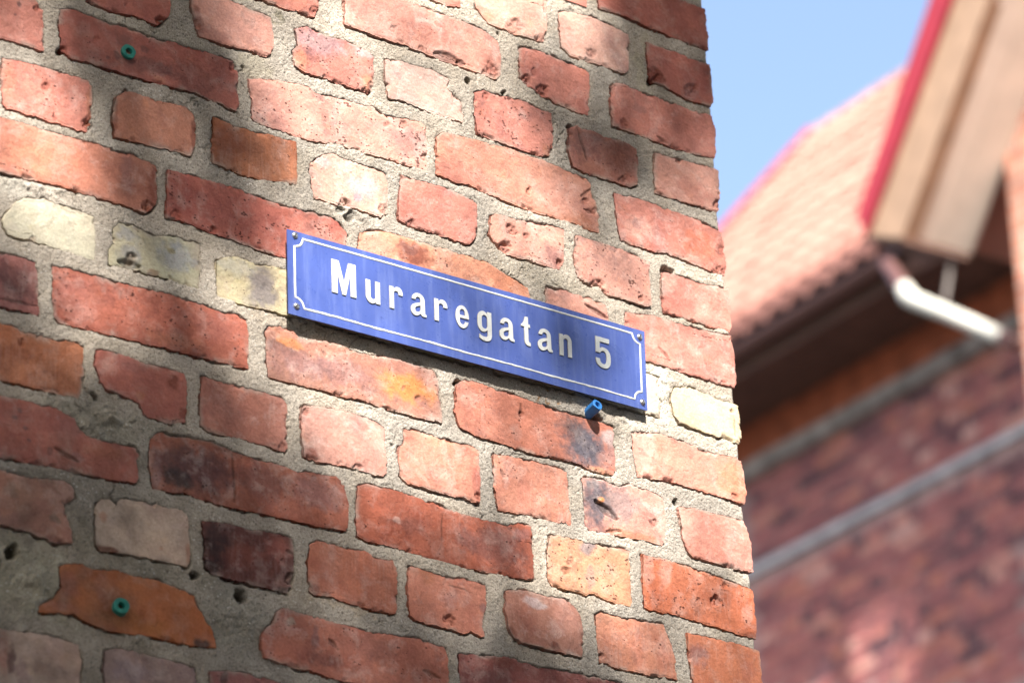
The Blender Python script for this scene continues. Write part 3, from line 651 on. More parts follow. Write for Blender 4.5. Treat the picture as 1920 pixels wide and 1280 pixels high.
    for li, dz in enumerate(levels):
        nv_ = rp.copy(); nv_[:, 2] = rp[:, 2] - dz
        a = 0.0006
        nv_[:, 0] += a * vnoise(rp[:, 0] * 200 + dz * 300, rp[:, 1] * 200 + dz * 170, sd_ + 71)
        nv_[:, 1] += a * vnoise(rp[:, 0] * 200 + dz * 200, rp[:, 1] * 200 - dz * 210, sd_ + 73)
        new = np.arange(len(ring)) + nbase; nbase += len(ring)
        VV.append(nv_)
        QQ.append(np.stack([prev, np.roll(prev, -1), np.roll(new, -1), new], 1)[:, ::-1])
        prev = new
    Vall = np.vstack(VV); Q = np.vstack(QQ)
    me = mesh_np("brick", W3(Vall), Q[:, ::-1] if False else Q)
    cfull = np.vstack([colr.reshape(-1, 3)] + [colr.reshape(-1, 3)[ring] * np.array([.92, .88, .86])] * len(levels))
    wr = np.dstack([spk, stk, lim]).reshape(-1, 3)
    wfull = np.vstack([wr] + [wr[ring]] * len(levels))
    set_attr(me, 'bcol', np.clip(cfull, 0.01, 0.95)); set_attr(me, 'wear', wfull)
    o = keep(obj("brick", me, M_BRICK), wall)
    step = max(1, len(ring) // 110)
    brick_poly.append(V[ring][::step, :2])
    return o

for nm, (ty, pl) in B.items():
    make_brick(nm, ty, pl, LOOK[nm])

# rough outlines of bricks outside the picture, course by course
ROWV = {}
def row_lines():
    rows = [['B23'], ['B5', 'B22', 'B21'], ['B3', 'B24', 'B20'], ['A8', 'B2', 'B4', 'B7', 'B19', 'B18'], ['A3', 'B6', 'B8', 'B17'], ['A4', 'A5', 'A6', 'B10', 'B11', 'B12', 'B16', 'B26'],
            ['A7', 'B13', 'B14', 'B27'], ['D1', 'D2', 'D3', 'D4'], ['D6', 'D7', 'D8', 'D9'], ['E1', 'E2', 'E3', 'E4', 'E5', 'E6', 'E7', 'E8'], ['F1', 'F2', 'F3', 'F4', 'F5'],
            ['G1', 'G2', 'G3', 'G4', 'G5', 'G6', 'G7', 'G8'], ['H2', 'H3'], ['I1', 'I2', 'I3']]
    out = []
    for r in rows:
        lo = []; hi = []; left = 9
        for k_ in r:
            P = wall_pt(B[k_][1])[:, :2]
            lo.append(P[:, 1].min()); hi.append(P[:, 1].max())
        out.append((float(np.median(lo)), float(np.median(hi))))
    return out
RL = row_lines()
pitch = (RL[0][0] - RL[13][0]) / 13
lefts = [wall_pt(B[k_][1])[:, 0].min() for k_ in ('B23', 'B0', 'B1', 'A2', 'A1', 'A4', 'A7', 'D1', 'D5', 'E1', 'F1', 'G1', 'H0', 'I1')]
filler = []                                                # (u0,u1,v0,v1) of whole bricks
rf = random.Random(3)
def fill_row(v0, v1, ustart, uend, header, off):
    u = ustart
    L = 0.122 if header else 0.25
    u -= off
    while u > uend:
        filler.append((u - L, u, v0 + rf.uniform(-.002, .002), v1 + rf.uniform(-.002, .002)))
        u -= L + 0.019
for i, (lo, hi) in enumerate(RL):
    fill_row(lo + .002, hi - .002, lefts[i], 0.55, i % 2 == 1, 0.019)
    if i == 13: 
        fill_row(lo + .002, hi - .002, corner_u(lo) - .002, wall_pt([(560, 1290)])[0, 0] + .12, True, 0)
vtop = RL[0][0]; k = 1
while k < 34:
    v0 = vtop + pitch * k
    fill_row(v0, v0 + .062, corner_u(v0) - .002, 0.55, k % 2 == 0 and True or False, 0)
    k += 1
k = 1
while RL[13][0] - pitch * k > -EYE + 0.05:
    v0 = RL[13][0] - pitch * k
    fill_row(v0, v0 + .062, corner_u(v0) - .002, 0.55, k % 2 == 0, 0)
    k += 1
fb = MB()
for (a, b_, c, d_) in filler:
    z = rf.uniform(-.001, .001)
    fb.box(a, b_, c, d_, -.05, z)
# return face round the corner
UR = float(np.mean(CORN[:, 0]))
for kk in range(-40, 34):
    v0 = RL[13][0] + pitch * kk
    if v0 < -EYE + .05: continue
    inpic = 0 <= kk <= 13
    hdr_front = (13 - kk) % 2 == 1
    w0 = -(0.24 if hdr_front else 0.118) - 0.019 if inpic else -0.002
    first = not inpic
    L = 0.122 if hdr_front else 0.25
    uc = float(corner_u(v0 + .03))
    while w0 > -1.6:
        fb.box(uc - .05, uc + rf.uniform(-.002, .0005), v0, v0 + .062, w0 - L, w0 if not first else w0 - .05)
        first = False
        w0 -= L + .019
fo = fb.build("brick", M_BRICK, None, kind="stuff")
n_ = len(fo.data.vertices)
cl = np.zeros((n_, 3)); cl[:] = SAL
tones = np.repeat(rng.random((n_ // 8 + 1, 1)), 8, 0)[:n_]
cl = cl * (0.7 + .55 * tones)
set_attr(fo.data, 'bcol', cl); set_attr(fo.data, 'wear', np.full((n_, 3), .25))
keep(fo, wall)

# mortar bed: one fine sheet between the bricks of the picture
u_lo, v_lo, v_hi = 1.62, 1.30, 2.52
MST = 0.00115
nuM = int((2.92 - u_lo) / MST); nvM = int((v_hi - v_lo) / MST)
vv = np.linspace(v_lo, v_hi, nvM); uc = corner_u(vv) - 0.0022
uu = u_lo + (uc[:, None] - u_lo) * np.linspace(0, 1, nuM)[None, :]
VVg = np.repeat(vv[:, None], nuM, 1)
dout = np.full((nvM, nuM), 0.03); din = np.zeros((nvM, nuM)); above = np.zeros((nvM, nuM))
du = (2.915 - u_lo) / nuM; dv = (v_hi - v_lo) / nvM
for pl in brick_poly:
    a0 = pl.min(0) - .009; a1 = pl.max(0) + .009
    j0 = max(0, int((a0[0] - u_lo) / du) - 6); j1 = min(nuM, int((a1[0] - u_lo) / du) + 7)
    i0 = max(0, int((a0[1] - v_lo) / dv) - 2); i1 = min(nvM, int((a1[1] - v_lo) / dv) + 3)
    if j1 <= j0 or i1 <= i0: continue
    x = uu[i0:i1, j0:j1].astype(np.float32); y = VVg[i0:i1, j0:j1].astype(np.float32)
    md = np.full(x.shape, 1e9, np.float32); ins = np.zeros(x.shape, bool); ny = np.zeros(x.shape, np.float32)
    Q = np.vstack([pl, pl[:1]]).astype(np.float32)
    for (ax_, ay_), (bx_, by_) in zip(Q[:-1], Q[1:]):
        ex, ey = bx_ - ax_, by_ - ay_
        tt = np.clip(((x - ax_) * ex + (y - ay_) * ey) / (ex * ex + ey * ey + 1e-12), 0, 1)
        px_, py_ = ax_ + tt * ex - x, ay_ + tt * ey - y
        d2 = px_ * px_ + py_ * py_
        mk = d2 < md
        md = np.where(mk, d2, md); ny = np.where(mk, py_, ny)
        if ey != 0:
            ins ^= ((ay_ > y) != (by_ > y)) & (x < ex * (y - ay_) / ey + ax_)
    md = np.sqrt(md)
    so = dout[i0:i1, j0:j1]; better = (~ins) & (md < so)
    above[i0:i1, j0:j1] = np.where(better, ny / np.maximum(md, 1e-6), above[i0:i1, j0:j1])
    dout[i0:i1, j0:j1] = np.where(better, md, so)
    din[i0:i1, j0:j1] = np.where(ins, np.maximum(din[i0:i1, j0:j1], md), din[i0:i1, j0:j1])
inside = din > 0
wM = -0.0012 + 0.0013 * fbm(uu * 16, VVg * 16, 101, 3) + 0.0006 * fbm(uu * 60, VVg * 60, 103, 3) + 0.00045 * fbm(uu * 220, VVg * 220, 105, 2) + 0.0005 * vnoise(uu * 620, VVg * 620, 107)
crk = sstep(-.12, .22, fbm(uu * 42, VVg * 42, 111, 3) + 0.40 * np.clip(above, 0, 1) - .12)
wid = 0.0014 + 0.0016 * np.clip(above, 0, 1) + .0008 * vnoise(uu * 150, VVg * 150, 113)
near = np.clip(1 - dout / np.maximum(wid, .0004), 0, 1)
wM = wM - 0.0085 * crk * np.sqrt(near) * (~inside)
wM = wM - 0.0006 * np.clip(1 - dout / .005, 0, 1) * (~inside)
# fissures and lost grains
cr2 = np.abs(fbm(uu * 34, VVg * 34, 121, 3)); gate = sstep(.25, .6, fbm(uu * 11, VVg * 11, 123, 2))
wM = wM - 0.003 * sstep(.035, .0, cr2) * gate
pxm = to_px(np.dstack([uu, VVg, np.zeros_like(uu)]))
gx, gy = pxm[..., 0], pxm[..., 1]
nx_ = 3.5 * fbm(uu * 120, VVg * 120, 131, 2); ny_ = 3.5 * fbm(uu * 120, VVg * 120, 133, 2)
colM = np.empty(uu.shape + (3,)); colM[:] = (.505, .45, .38)
gM = fbm(uu * 7, VVg * 7, 141, 3)[..., None]
colM = colM * (1 + .16 * gM) * (1 + gM * np.array([0, -.02, -.05]))
sand = sstep(.1, .7, fbm(uu * 24, VVg * 24, 143, 3))[..., None] * .35
colM = colM * (1 - sand) + np.array((.42, .355, .275)) * sand
mdarken = np.clip(sstep(560, 180, gx + 60 * fbm(uu * 9, VVg * 9, 301, 3)) * sstep(640, 1000, gy + 90 * fbm(uu * 8, VVg * 8, 303, 3)) * (.42 + .3 * fbm(uu * 40, VVg * 40, 305, 3)), 0, .7)[..., None]
colM = colM * (1 - mdarken) + np.array((.13, .12, .09)) * mdarken  # mortar turns darker towards the lower left as well
for (x, y, rx, ry, c, s_) in MTINT:
    dd = np.hypot((gx + nx_ * 4 - x) / rx, (gy + ny_ * 4 - .25 * (gx - x) * (rx > 25) - y) / ry)
    f = (sstep(1.4, .5, dd + .3 * fbm(uu * 80, VVg * 80, 145, 2)) * s_)[..., None]
    colM = colM * (1 - f) + np.array(c) * f
for (x, y, rx, ry, h) in LUMPS:
    dd = np.hypot((gx + nx_ * 3 - x) / rx, (gy + ny_ * 3 - .25 * (gx - x) - y) / ry)
    f = sstep(1.2, .3, dd)
    wM = wM + h * .001 * f * (.6 + .8 * fbm(uu * 70, VVg * 70, 147, 3))
for (x, y, r, dep) in HOLES:
    dd = np.hypot(gx + nx_ - x, gy + ny_ - y) / r
    f = sstep(1.15, .6, dd)
    wM = wM - dep * .001 * f
    colM = colM * (1 - .55 * f[..., None])
edge = np.clip(1 - (uc[:, None] - uu) / .006, 0, 1)
wM = wM - .004 * edge ** 2
wM = np.where(inside, np.minimum(wM, -0.004 - din), wM)
ii = np.arange(nuM * nvM).reshape(nvM, nuM)
keepv = din < 0.004
fk = keepv[:-1, :-1] | keepv[1:, :-1] | keepv[1:, 1:] | keepv[:-1, 1:]
q = np.stack([ii[:-1, :-1], ii[:-1, 1:], ii[1:, 1:], ii[1:, :-1]], -1)[fk]
V = np.dstack([uu, VVg, wM]).reshape(-1, 3); cM = colM.reshape(-1, 3)
# turn the corner: side of the joints
ring = ii[:, -1]; VV2 = [V]; QQ = [q]; prev = ring; nb = len(V); cc = [cM]
for dz in (.003, .012, .05, .2, .8, 1.6):
    e_ = V[ring].copy(); e_[:, 2] -= dz; e_[:, 0] -= .001 - .0015 * vnoise(e_[:, 1] * 120, e_[:, 2] * 120, 151)
    new = np.arange(len(ring)) + nb; nb += len(ring)
    VV2.append(e_); cc.append(cM[ring])
    QQ.append(np.stack([prev[:-1], new[:-1], new[1:], prev[1:]], 1)); prev = new
V = np.vstack(VV2); q = np.vstack(QQ); cM = np.vstack(cc)
used = np.zeros(len(V), bool); used[q.ravel()] = True
remap = np.cumsum(used) - 1
me = mesh_np("mortar", W3(V[used]), remap[q])
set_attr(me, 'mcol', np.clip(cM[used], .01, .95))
keep(obj("mortar", me, M_MORTAR), wall)
# plain mortar core of the wall beyond the picture
cb = MB()
ul, ur = 0.5, UR - .012
cb.box(ul, ur, -EYE, v_lo - .0005, -1.6, -.004)
cb.box(ul, ur, v_hi + .0005, v_hi + 2.6, -1.6, -.004)
cb.box(ul, u_lo - .0005, v_lo - .0005, v_hi + .0005, -1.6, -.004)
cb.box(u_lo - .0005, ur, v_lo - .0005, v_hi + .0005, -1.6, -.03)
co = cb.build("mortar_core", M_MORTAR)
set_attr(co.data, 'mcol', np.tile(np.array([[.48, .435, .38]]), (len(co.data.vertices), 1)))
keep(co, wall)
# ------------------------------------------------------------------ street sign
SL, SH = 542.0, 109.5
cBL, cBR, cTR, cTL = [wall_pt([q], w_)[0] for q, w_ in (((540, 588), .0112), ((1213, 770), .0082), ((1207, 622), .0075), ((537, 430), .0100))]
def S(x, y, z=0.0):             # sign millimetres -> wall frame, z out of the plate
    s_, t_ = x / SL, y / SH
    p = (1 - s_) * (1 - t_) * cBL + s_ * (1 - t_) * cBR + s_ * t_ * cTR + (1 - s_) * t_ * cTL
    bow = 0.0012 * math.sin(math.pi * max(0, min(1, s_)))
    return p + np.array([0, 0, z * .001 + bow])

def mat_enamel(name, c, chip):
    k = NT(name)
    f = k.noise(14, 5, 0.6)
    cc = k.ramp(f, 0.3, 0.72, tuple(x * .80 for x in c) + (1,), tuple(min(1, x * 1.12) for x in c) + (1,))
    st = k.noise(1, 5, 0.65, vec=k.coord((90, 90, 9)))
    cc = k.mix(k.math('MULTIPLY', k.ramp(st, .48, .78), .42), cc, chip)
    sp = k.noise(330, 3, .7)
    gate = k.ramp(k.noise(40, 3), .5, .68)
    cc = k.mix(k.math('MULTIPLY', k.math('MULTIPLY', k.ramp(sp, .58, .66), gate), .7), cc, tuple(x * .45 for x in c))
    k.base(cc); k.rough(k.ramp(k.noise(60, 4), .3, .7, (.22, .22, .22, 1), (.5, .5, .5, 1)))
    k.b.inputs['Specular IOR Level'].default_value = 0.4
    k.normal(k.bump(k.noise(70, 3), .0007, .35))
    return k.m
M_BLUE = mat_enamel("blue_enamel", (.068, .105, .33), (.20, .25, .46))
M_WHITE = mat_enamel("white_enamel", (.64, .64, .61), (.40, .39, .35))
M_GREYED = mat_enamel("greyed_white_enamel", (.50, .51, .49), (.26, .27, .26))
M_SIDE = mat_simple("worn_letter_edge", (.42, .38, .31), .6, 200, .35)
M_STEEL = mat_simple("screw_steel", (.55, .53, .50), .32, 300, .2, metallic=.9)
M_WOOD = mat_simple("dark_backing_wood", (.16, .09, .05), .8, 60, .35, .001, stretch=(1, 1, 8))
sign = empty("street_sign", W3(S(271, 0)), label="blue enamel street sign with raised white letters reading Muraregatan 5", category="sign")
# plate with dished grid
def plate():
    nx, ny = 56, 14
    V = []; F = []
    xs = np.linspace(0, SL, nx); ys = np.linspace(0, SH, ny)
    r3 = random.Random(8)
    for z in (1.6, 0.0):
        for y in ys:
            for x in xs:
                e = min(x, SL - x, y, SH - y)
                dx = dy = 0
                if e == 0: dx, dy = r3.uniform(-.12, .12), r3.uniform(-.15, .15)
                V.append(S(x + dx, y + dy, z - (.35 if e == 0 and z else 0)))
    n = nx * ny
    for j in range(ny - 1):
        for i in range(nx - 1):
            a = j * nx + i
            F.append((a, a + 1, a + nx + 1, a + nx)); F.append((n + a, n + a + nx, n + a + nx + 1, n + a + 1))
    bd = [i for i in range(nx)] + [j * nx + nx - 1 for j in range(1, ny)] + [(ny - 1) * nx + i for i in range(nx - 2, -1, -1)] + [j * nx for j in range(ny - 2, 0, -1)]
    for a, b_ in zip(bd, bd[1:] + bd[:1]):
        F.append((b_, a, n + a, n + b_))
    me = mesh_np("plate", W3(np.array(V)), np.array(F))
    try: me.set_sharp_from_angle(angle=math.radians(50))
    except Exception: pass
    return me
keep(obj("plate", plate(), M_BLUE), sign)
for x0, x1 in ((30, 118), (140, 180), (210, 232), (236, 330), (345, 430)):
    bk = MB()
    bk.hexa([S(x0, 3, -.2), S(x1, 3, -.2), S(x1, 3, -7), S(x0, 3, -7), S(x0, 14, -.2), S(x1, 14, -.2), S(x1, 14, -7), S(x0, 14, -7)])
    keep(bk.build("backing_batten", M_WOOD), sign)

# outlines of the letters, millimetres
def arc(cx, cy, rx, ry, a0, a1, n=12):
    return [(cx + rx * math.cos(math.radians(a)), cy + ry * math.sin(math.radians(a))) for a in np.linspace(a0, a1, n)]
def spl(pts, n=6):              # smooth open curve through points
    P = [np.array(p, float) for p in pts]; P = [2 * P[0] - P[1]] + P + [2 * P[-1] - P[-2]]
    o = []
    for i in range(1, len(P) - 2):
        for t in np.linspace(0, 1, n, endpoint=False):
            o.append(tuple(.5 * ((2 * P[i]) + (-P[i - 1] + P[i + 1]) * t + (2 * P[i - 1] - 5 * P[i] + 4 * P[i + 1] - P[i + 2]) * t * t + (-P[i - 1] + 3 * P[i] - 3 * P[i + 1] + P[i + 2]) * t ** 3)))
    o.append(tuple(P[-2])); return o
G = {}
G['M'] = [[(0, 0), (0, 44), (11, 44), (17.8, 18), (24.4, 44), (35.5, 44), (35.5, 0), (26.8, 0), (26.8, 26), (20.5, 0), (14.9, 0), (8.8, 26), (8.8, 0)]]
G['u'] = [[(0, 30), (7.3, 30)] + arc(10.6, 9, 3.3, 3.4, 180, 360) + [(13.9, 30), (21.3, 30), (21.3, 0), (14.6, 0), (14.4, 2.6)] + arc(8.6, 8.6, 8.6, 9.4, 318, 180)]
G['n'] = [[(20 - x * .94, 30 - y) for x, y in G['u'][0]]]
G['r'] = [[(0, 0), (0, 30), (6.6, 30), (6.8, 26.6)] + arc(12.6, 22.3, 7.4, 8.4, 128, 0, 12) + [(20, 19.6), (13.4, 19.6)] + arc(10.2, 21, 3.2, 3.2, 0, 180, 10) + [(7, 0)]]
G['a'] = [[(23.6, 0), (23.6, 3.6), (21.6, 4.6)] + arc(11.5, 21, 9.8, 9.4, 0, 176, 16) + [(1.5, 20.6), (8, 20.6)] + arc(11.1, 21.4, 3.2, 3.3, 180, 0, 10) +
          spl([(14.3, 18.4), (9, 16.8), (3.4, 14.2), (.5, 10.6), (0, 7.2), (1.0, 2.6), (4.6, -.4), (9.6, -.4), (14.6, 2.9)]) + spl([(15.4, 1.2), (18, 0), (23.6, 0)])[:-1],
          spl([(14.3, 13.6), (10, 12), (7.2, 9.8), (6.9, 7.2), (7.9, 5.4), (10, 5.1), (12.6, 6.1), (14.3, 8.2)])]
G['e'] = [arc(10.4, 14.8, 10.4, 15.6, -7, 338, 30)[0:] + [(20.0, 9.2), (14, 9.2)] + arc(10.4, 9.2, 3.6, 4.2, 0, -180, 10) + [(6.8, 12.6)],
          [(6.8, 17.2), (14, 17.2)] + arc(10.4, 20.6, 3.6, 4.2, 0, 180, 10)]
G['g'] = [[(22, 31), (15, 31), (14.8, 28)] + spl([(14.2, 29), (9.5, 31), (4, 29), (.6, 23.5), (0, 16), (.7, 8.6), (4, 3.6), (8.6, 2.2), (12, 3.2), (15.1, 5.4)]) +
          spl([(15.1, .4), (14.2, -2.4), (11, -3.4), (6.6, -2.8), (2.2, -.6)]) + spl([(2.2, -6.8), (7, -9.0), (13, -9.6), (18.8, -7.4), (21.6, -2.4), (22, 3)]),
          arc(10.9, 20.4, 3.9, 4.8, 0, 180, 10) + arc(10.9, 11.6, 3.9, 4.0, 180, 360, 10)]
G['t'] = [[(4.6, 24.8), (0, 24.8), (0, 28.2)] + spl([(0, 28.2), (2.6, 30.2), (4.6, 34), (6, 39.6)]) + [(11.5, 39.9), (11.5, 30), (14.4, 30), (14.4, 24.8), (11.5, 24.8)] +
          spl([(11.5, 10), (12, 6.6), (14.7, 5.0)]) + [(14.7, 0)] + spl([(14.7, 0), (9.6, .2), (6, 2.4), (4.7, 7.2)])]
G['5'] = [[(.6, 41), (23.4, 41), (23.4, 34), (7.8, 34), (7.6, 25.6)] + spl([(7.6, 25.6), (10.6, 27.3), (14.6, 27.6), (20.4, 25.6), (24.2, 20), (25, 12), (23.4, 4.4), (19, -.4), (12.8, -1.6), (6.2, -.2), (1.4, 4.2), (0, 11.4)]) +
          [(7.3, 11.4)] + spl([(7.3, 11.4), (8.6, 6.6), (12.6, 4.6), (16.4, 6.6), (17.7, 12.6), (16.8, 19), (13.6, 21.9), (10.2, 21.2), (8.0, 18.5)]) + [(.9, 18.5)]]

def glyph(ch, ox, oy, seedv):
    cu = bpy.data.curves.new("glyph", 'CURVE'); cu.dimensions = '2D'; cu.fill_mode = 'BOTH'
    cu.extrude = 0.7; cu.bevel_depth = 0.28; cu.bevel_resolution = 1; cu.offset = -0.62
    for path in G[ch]:
        sp = cu.splines.new('POLY'); sp.points.add(len(path) - 1); sp.use_cyclic_u = True
        for p, (x, y) in zip(sp.points, path):
            p.co = (x, y, 0, 1)
    tmp = bpy.data.objects.new("glyph", cu); col.objects.link(tmp)
    dg = bpy.context.evaluated_depsgraph_get(); dg.update()
    me = bpy.data.meshes.new_from_object(tmp.evaluated_get(dg))
    bpy.data.objects.remove(tmp); bpy.data.curves.remove(cu)
    n = len(me.vertices); co = np.zeros(n * 3); me.vertices.foreach_get('co', co); co = co.reshape(-1, 3)
    rg = random.Random(seedv); tilt = rg.uniform(-.006, .006)
    P = np.array([S(ox + c[0] - tilt * c[1], oy + c[1] + tilt * c[0], 1.6 + (c[2] + .98) * .7) for c in co])
    me.vertices.foreach_set('co', W3(P).ravel().astype(np.float32))
    me.materials.clear(); me.materials.append(M_GREYED if ch == '5' else M_WHITE); me.materials.append(M_SIDE)
    me.update()
    for p in me.polygons:
        p.material_index = 0 if abs(p.normal.y) > .9 else 1
        p.use_smooth = False
    me.name = "letter"
    return me
TEXT = [('M', 61.3), ('u', 110.1), ('r', 144.8), ('a', 175.9), ('r', 210.9), ('e', 242.6), ('g', 275.8), ('a', 309.0), ('t', 342.8), ('a', 368.3), ('n', 402.3), ('5', 459.3)]
for i, (ch, x) in enumerate(TEXT):
    me = glyph(ch, x, 42.2, i)
    keep(obj("numeral" if ch == '5' else "letter", me, None, label="raised white " + ("numeral 5" if ch == '5' else ("capital letter M" if ch == 'M' else "letter " + ch)) + " on the blue plate"), sign)
# white border line with scooped corners
def border():
    r = 12.0; x0, x1, y0, y1 = 9.8, 533.6, 11.2, 101.6
    lines = []
    c = []
    c += arc(x0, y1, r, r, 0, -90, 9)[::-1]                       # scoop TL: from (x0,y1-r) to (x0+r,y1)
    c += [(x, y1) for x in np.linspace(x0 + r, x1 - r, 60)[1:-1]]
    c += arc(x1, y1, r, r, 180, 270, 9)
    c += [(x1, y) for y in np.linspace(y1 - r, y0 + r, 12)[1:-1]]
    c += arc(x1, y0, r, r, 90, 180, 9)
    bot = [(x, y0) for x in np.linspace(x1 - r, x0 + r, 70)[1:-1]]
    c += bot
    c += arc(x0, y0, r, r, 0, 90, 9)
    c += [(x0, y) for y in np.linspace(y0 + r, y1 - r, 12)[1:-1]]
    P = np.array(c); n = len(P)
    rb = random.Random(4)
    V = []; F = []
    for i in range(n):
        t = P[(i + 1) % n] - P[i - 1]; t /= np.linalg.norm(t); nn = np.array([-t[1], t[0]])
        w_ = 1.2
        j = rb.uniform(-.12, .12)
        if abs(P[i][1] - y0) < .1:
            w_ = 1.15 + rb.uniform(-.3, .25); j = .5 * math.sin(i * .35) * (1 if rb.random() < .7 else 0)
        A = P[i] + nn * (w_ + j); Bq = P[i] - nn * (w_ - j)
        V += [S(A[0], A[1], 2.05), S(Bq[0], Bq[1], 2.05), S(A[0] + nn[0] * .3, A[1] + nn[1] * .3, 1.5), S(Bq[0] - nn[0] * .3, Bq[1] - nn[1] * .3, 1.5)]
    for i in range(n):
        a = 4 * i; b_ = 4 * ((i + 1) % n)
        F += [(a, a + 1, b_ + 1, b_), (a + 2, a, b_, b_ + 2), (a + 1, a + 3, b_ + 3, b_ + 1)]
    return mesh_np("border_line", W3(np.array(V)), np.array(F))
keep(obj("border_line", border(), M_WHITE), sign)
# slotted dome screws
def screw(cx, cy, ang):
    mb = MB(); R0 = 4.1
    rings = [(R0, 1.5), (R0, 2.1), (3.6, 3.0), (2.6, 3.7), (1.2, 4.1)]
    seg = 20; idx = []
    for r, z in rings:
        idx.append(len(mb.v)); mb.v += [tuple(S(cx + r * math.cos(2 * math.pi * k / seg), cy + r * math.sin(2 * math.pi * k / seg), z)) for k in range(seg)]
    for a, b_ in zip(idx[:-1], idx[1:]):
        for k in range(seg): mb.f.append((a + k, a + (k + 1) % seg, b_ + (k + 1) % seg, b_ + k))
    mb.f.append(tuple(idx[-1] + k for k in range(seg)))
    o = keep(mb.build("screw", M_STEEL, smooth=True), sign)
    sb = MB(); c, s_ = math.cos(ang), math.sin(ang)
    Q = [(-3.7, -.45), (3.7, -.45), (3.7, .45), (-3.7, .45)]
    Q = [(cx + x * c - y * s_, cy + x * s_ + y * c) for x, y in Q]
    sb.hexa([S(x, y, 2.4) for x, y in Q] + [S(x, y, 4.16) for x, y in Q])
    so = sb.build("slot", M_SLOT)
    so.parent = o; so.matrix_parent_inverse = o.matrix_parent_inverse
    so.matrix_parent_inverse = Matrix.Identity(4)
M_SLOT = mat_simple("dark_slot", (.05, .045, .04), .8, 100, .2)
for (x, y), a in zip(((10.7, 103.6), (10.8, 11.6), (533.2, 99.4), (533.8, 9.4)), (1.0, .3, 1.3, 2.2)):
    screw(x, y, a)

# ------------------------------------------------------------------ wall plugs left in the wall
M_GREEN = mat_simple("green_plastic", (.012, .17, .13), .5, 120, .18)
M_PBLUE = mat_simple("blue_plastic", (.03, .16, .42), .45, 120, .18)
M_DARK = mat_simple("dark_hole", (.015, .013, .012), .95, 100, .1)
def plug(px, r_out, r_in, wfar, lean, mat, flange, label, group):
    base = wall_pt([px], wfar)[0]
    lean = np.asarray(lean, float); lean /= np.linalg.norm(lean)
    x = np.cross((0, 1, 0), lean); x /= np.linalg.norm(x); y = np.cross(lean, x)
    root = empty("wall_plug", W3(base), label=label, category="wall plug", group=group)
    seg = 32
    def ringed(prof, name, m_, wob=0.0, slits=()):
        V = []; F = []
        for ri, (r, z) in enumerate(prof):
            for k in range(seg):
                a = 2 * math.pi * k / seg
                rr = r * (1 + wob * math.sin(4 * a) + wob * .6 * math.sin(7 * a + 1))
                V.append(base + lean * z + rr * (math.cos(a) * x + math.sin(a) * y))
        for i in range(len(prof) - 1):
            for k in range(seg):
                if k in slits and i >= 1: continue
                k2 = (k + 1) % seg
                F.append((i * seg + k, i * seg + k2, (i + 1) * seg + k2, (i + 1) * seg + k))
        me = mesh_np(name, W3(np.array(V)), np.array(F), smooth=True)
        try: me.set_sharp_from_angle(angle=math.radians(35))
        except Exception: pass
        return keep(obj(name, me, m_), root)
    fl = flange
    prof = [(r_out, -.03), (r_out, -fl), (r_out * 1.0, -.0004), (r_out * .95, 0), (r_in * 1.08, 0), (r_in, -.0005), (r_in, -.03)]
    ringed(prof, "sleeve", mat, .02, slits=())
    if flange > .004:
        for a in (0.3, 1.87, 3.4, 5.0):                    # little barbs on the body
            bmb = MB(); d_ = math.cos(a) * x + math.sin(a) * y; e_ = np.cross(lean, d_)
            p = base + d_ * r_out * .98
            bmb.hexa([p - e_ * .0007 - lean * flange, p + e_ * .0007 - lean * flange, p + e_ * .0007 - lean * flange + d_ * .0003, p - e_ * .0007 - lean * flange + d_ * .0003,
                      p - e_ * .0007 - lean * .001, p + e_ * .0007 - lean * .001, p + e_ * .0007 - lean * .001 + d_ * .0012, p - e_ * .0007 - lean * .001 + d_ * .0012])
            keep(bmb.build("barb", mat), root)
    V = [base - lean * .012 + r_in * 1.02 * (math.cos(2 * math.pi * k / seg) * x + math.sin(2 * math.pi * k / seg) * y) for k in range(seg)] + [base - lean * .012]
    me = mesh_np("bore", W3(np.array(V)), None, np.array([(k, (k + 1) % seg, seg) for k in range(seg)]))
    keep(obj("bore", me, M_DARK), root)
    return root
plug((242, 96), .0090, .0042, .0045, (-.1, .05, 1), M_GREEN, .003, "green plastic wall plug flush in the upper brick at far left", "green wall plugs")
plug((228, 1134), .0094, .0040, .007, (-.25, .1, 1), M_GREEN, .004, "green plastic wall plug in the shaded orange-brown brick at lower left", "green wall plugs")
plug((1121, 758), .0071, .0040, .017, (.05, .28, 1), M_PBLUE, .02, "bright blue plastic wall plug sticking out just below the sign", None)
# ------------------------------------------------------------------ ground
def mat_ground():
    k = NT("paving")
    k.base(k.ramp(k.noise(3, 8, .7), .3, .7, (.04, .038, .035, 1), (.09, .085, .08, 1))); k.rough(.9)
    k.normal(k.bump(k.noise(120, 4), .004)); return k.m
gb = MB(); gb.box(-120, 120, -EYE - .3, -EYE, -120, 120)
gb.build("ground", mat_ground(), kind="structure")

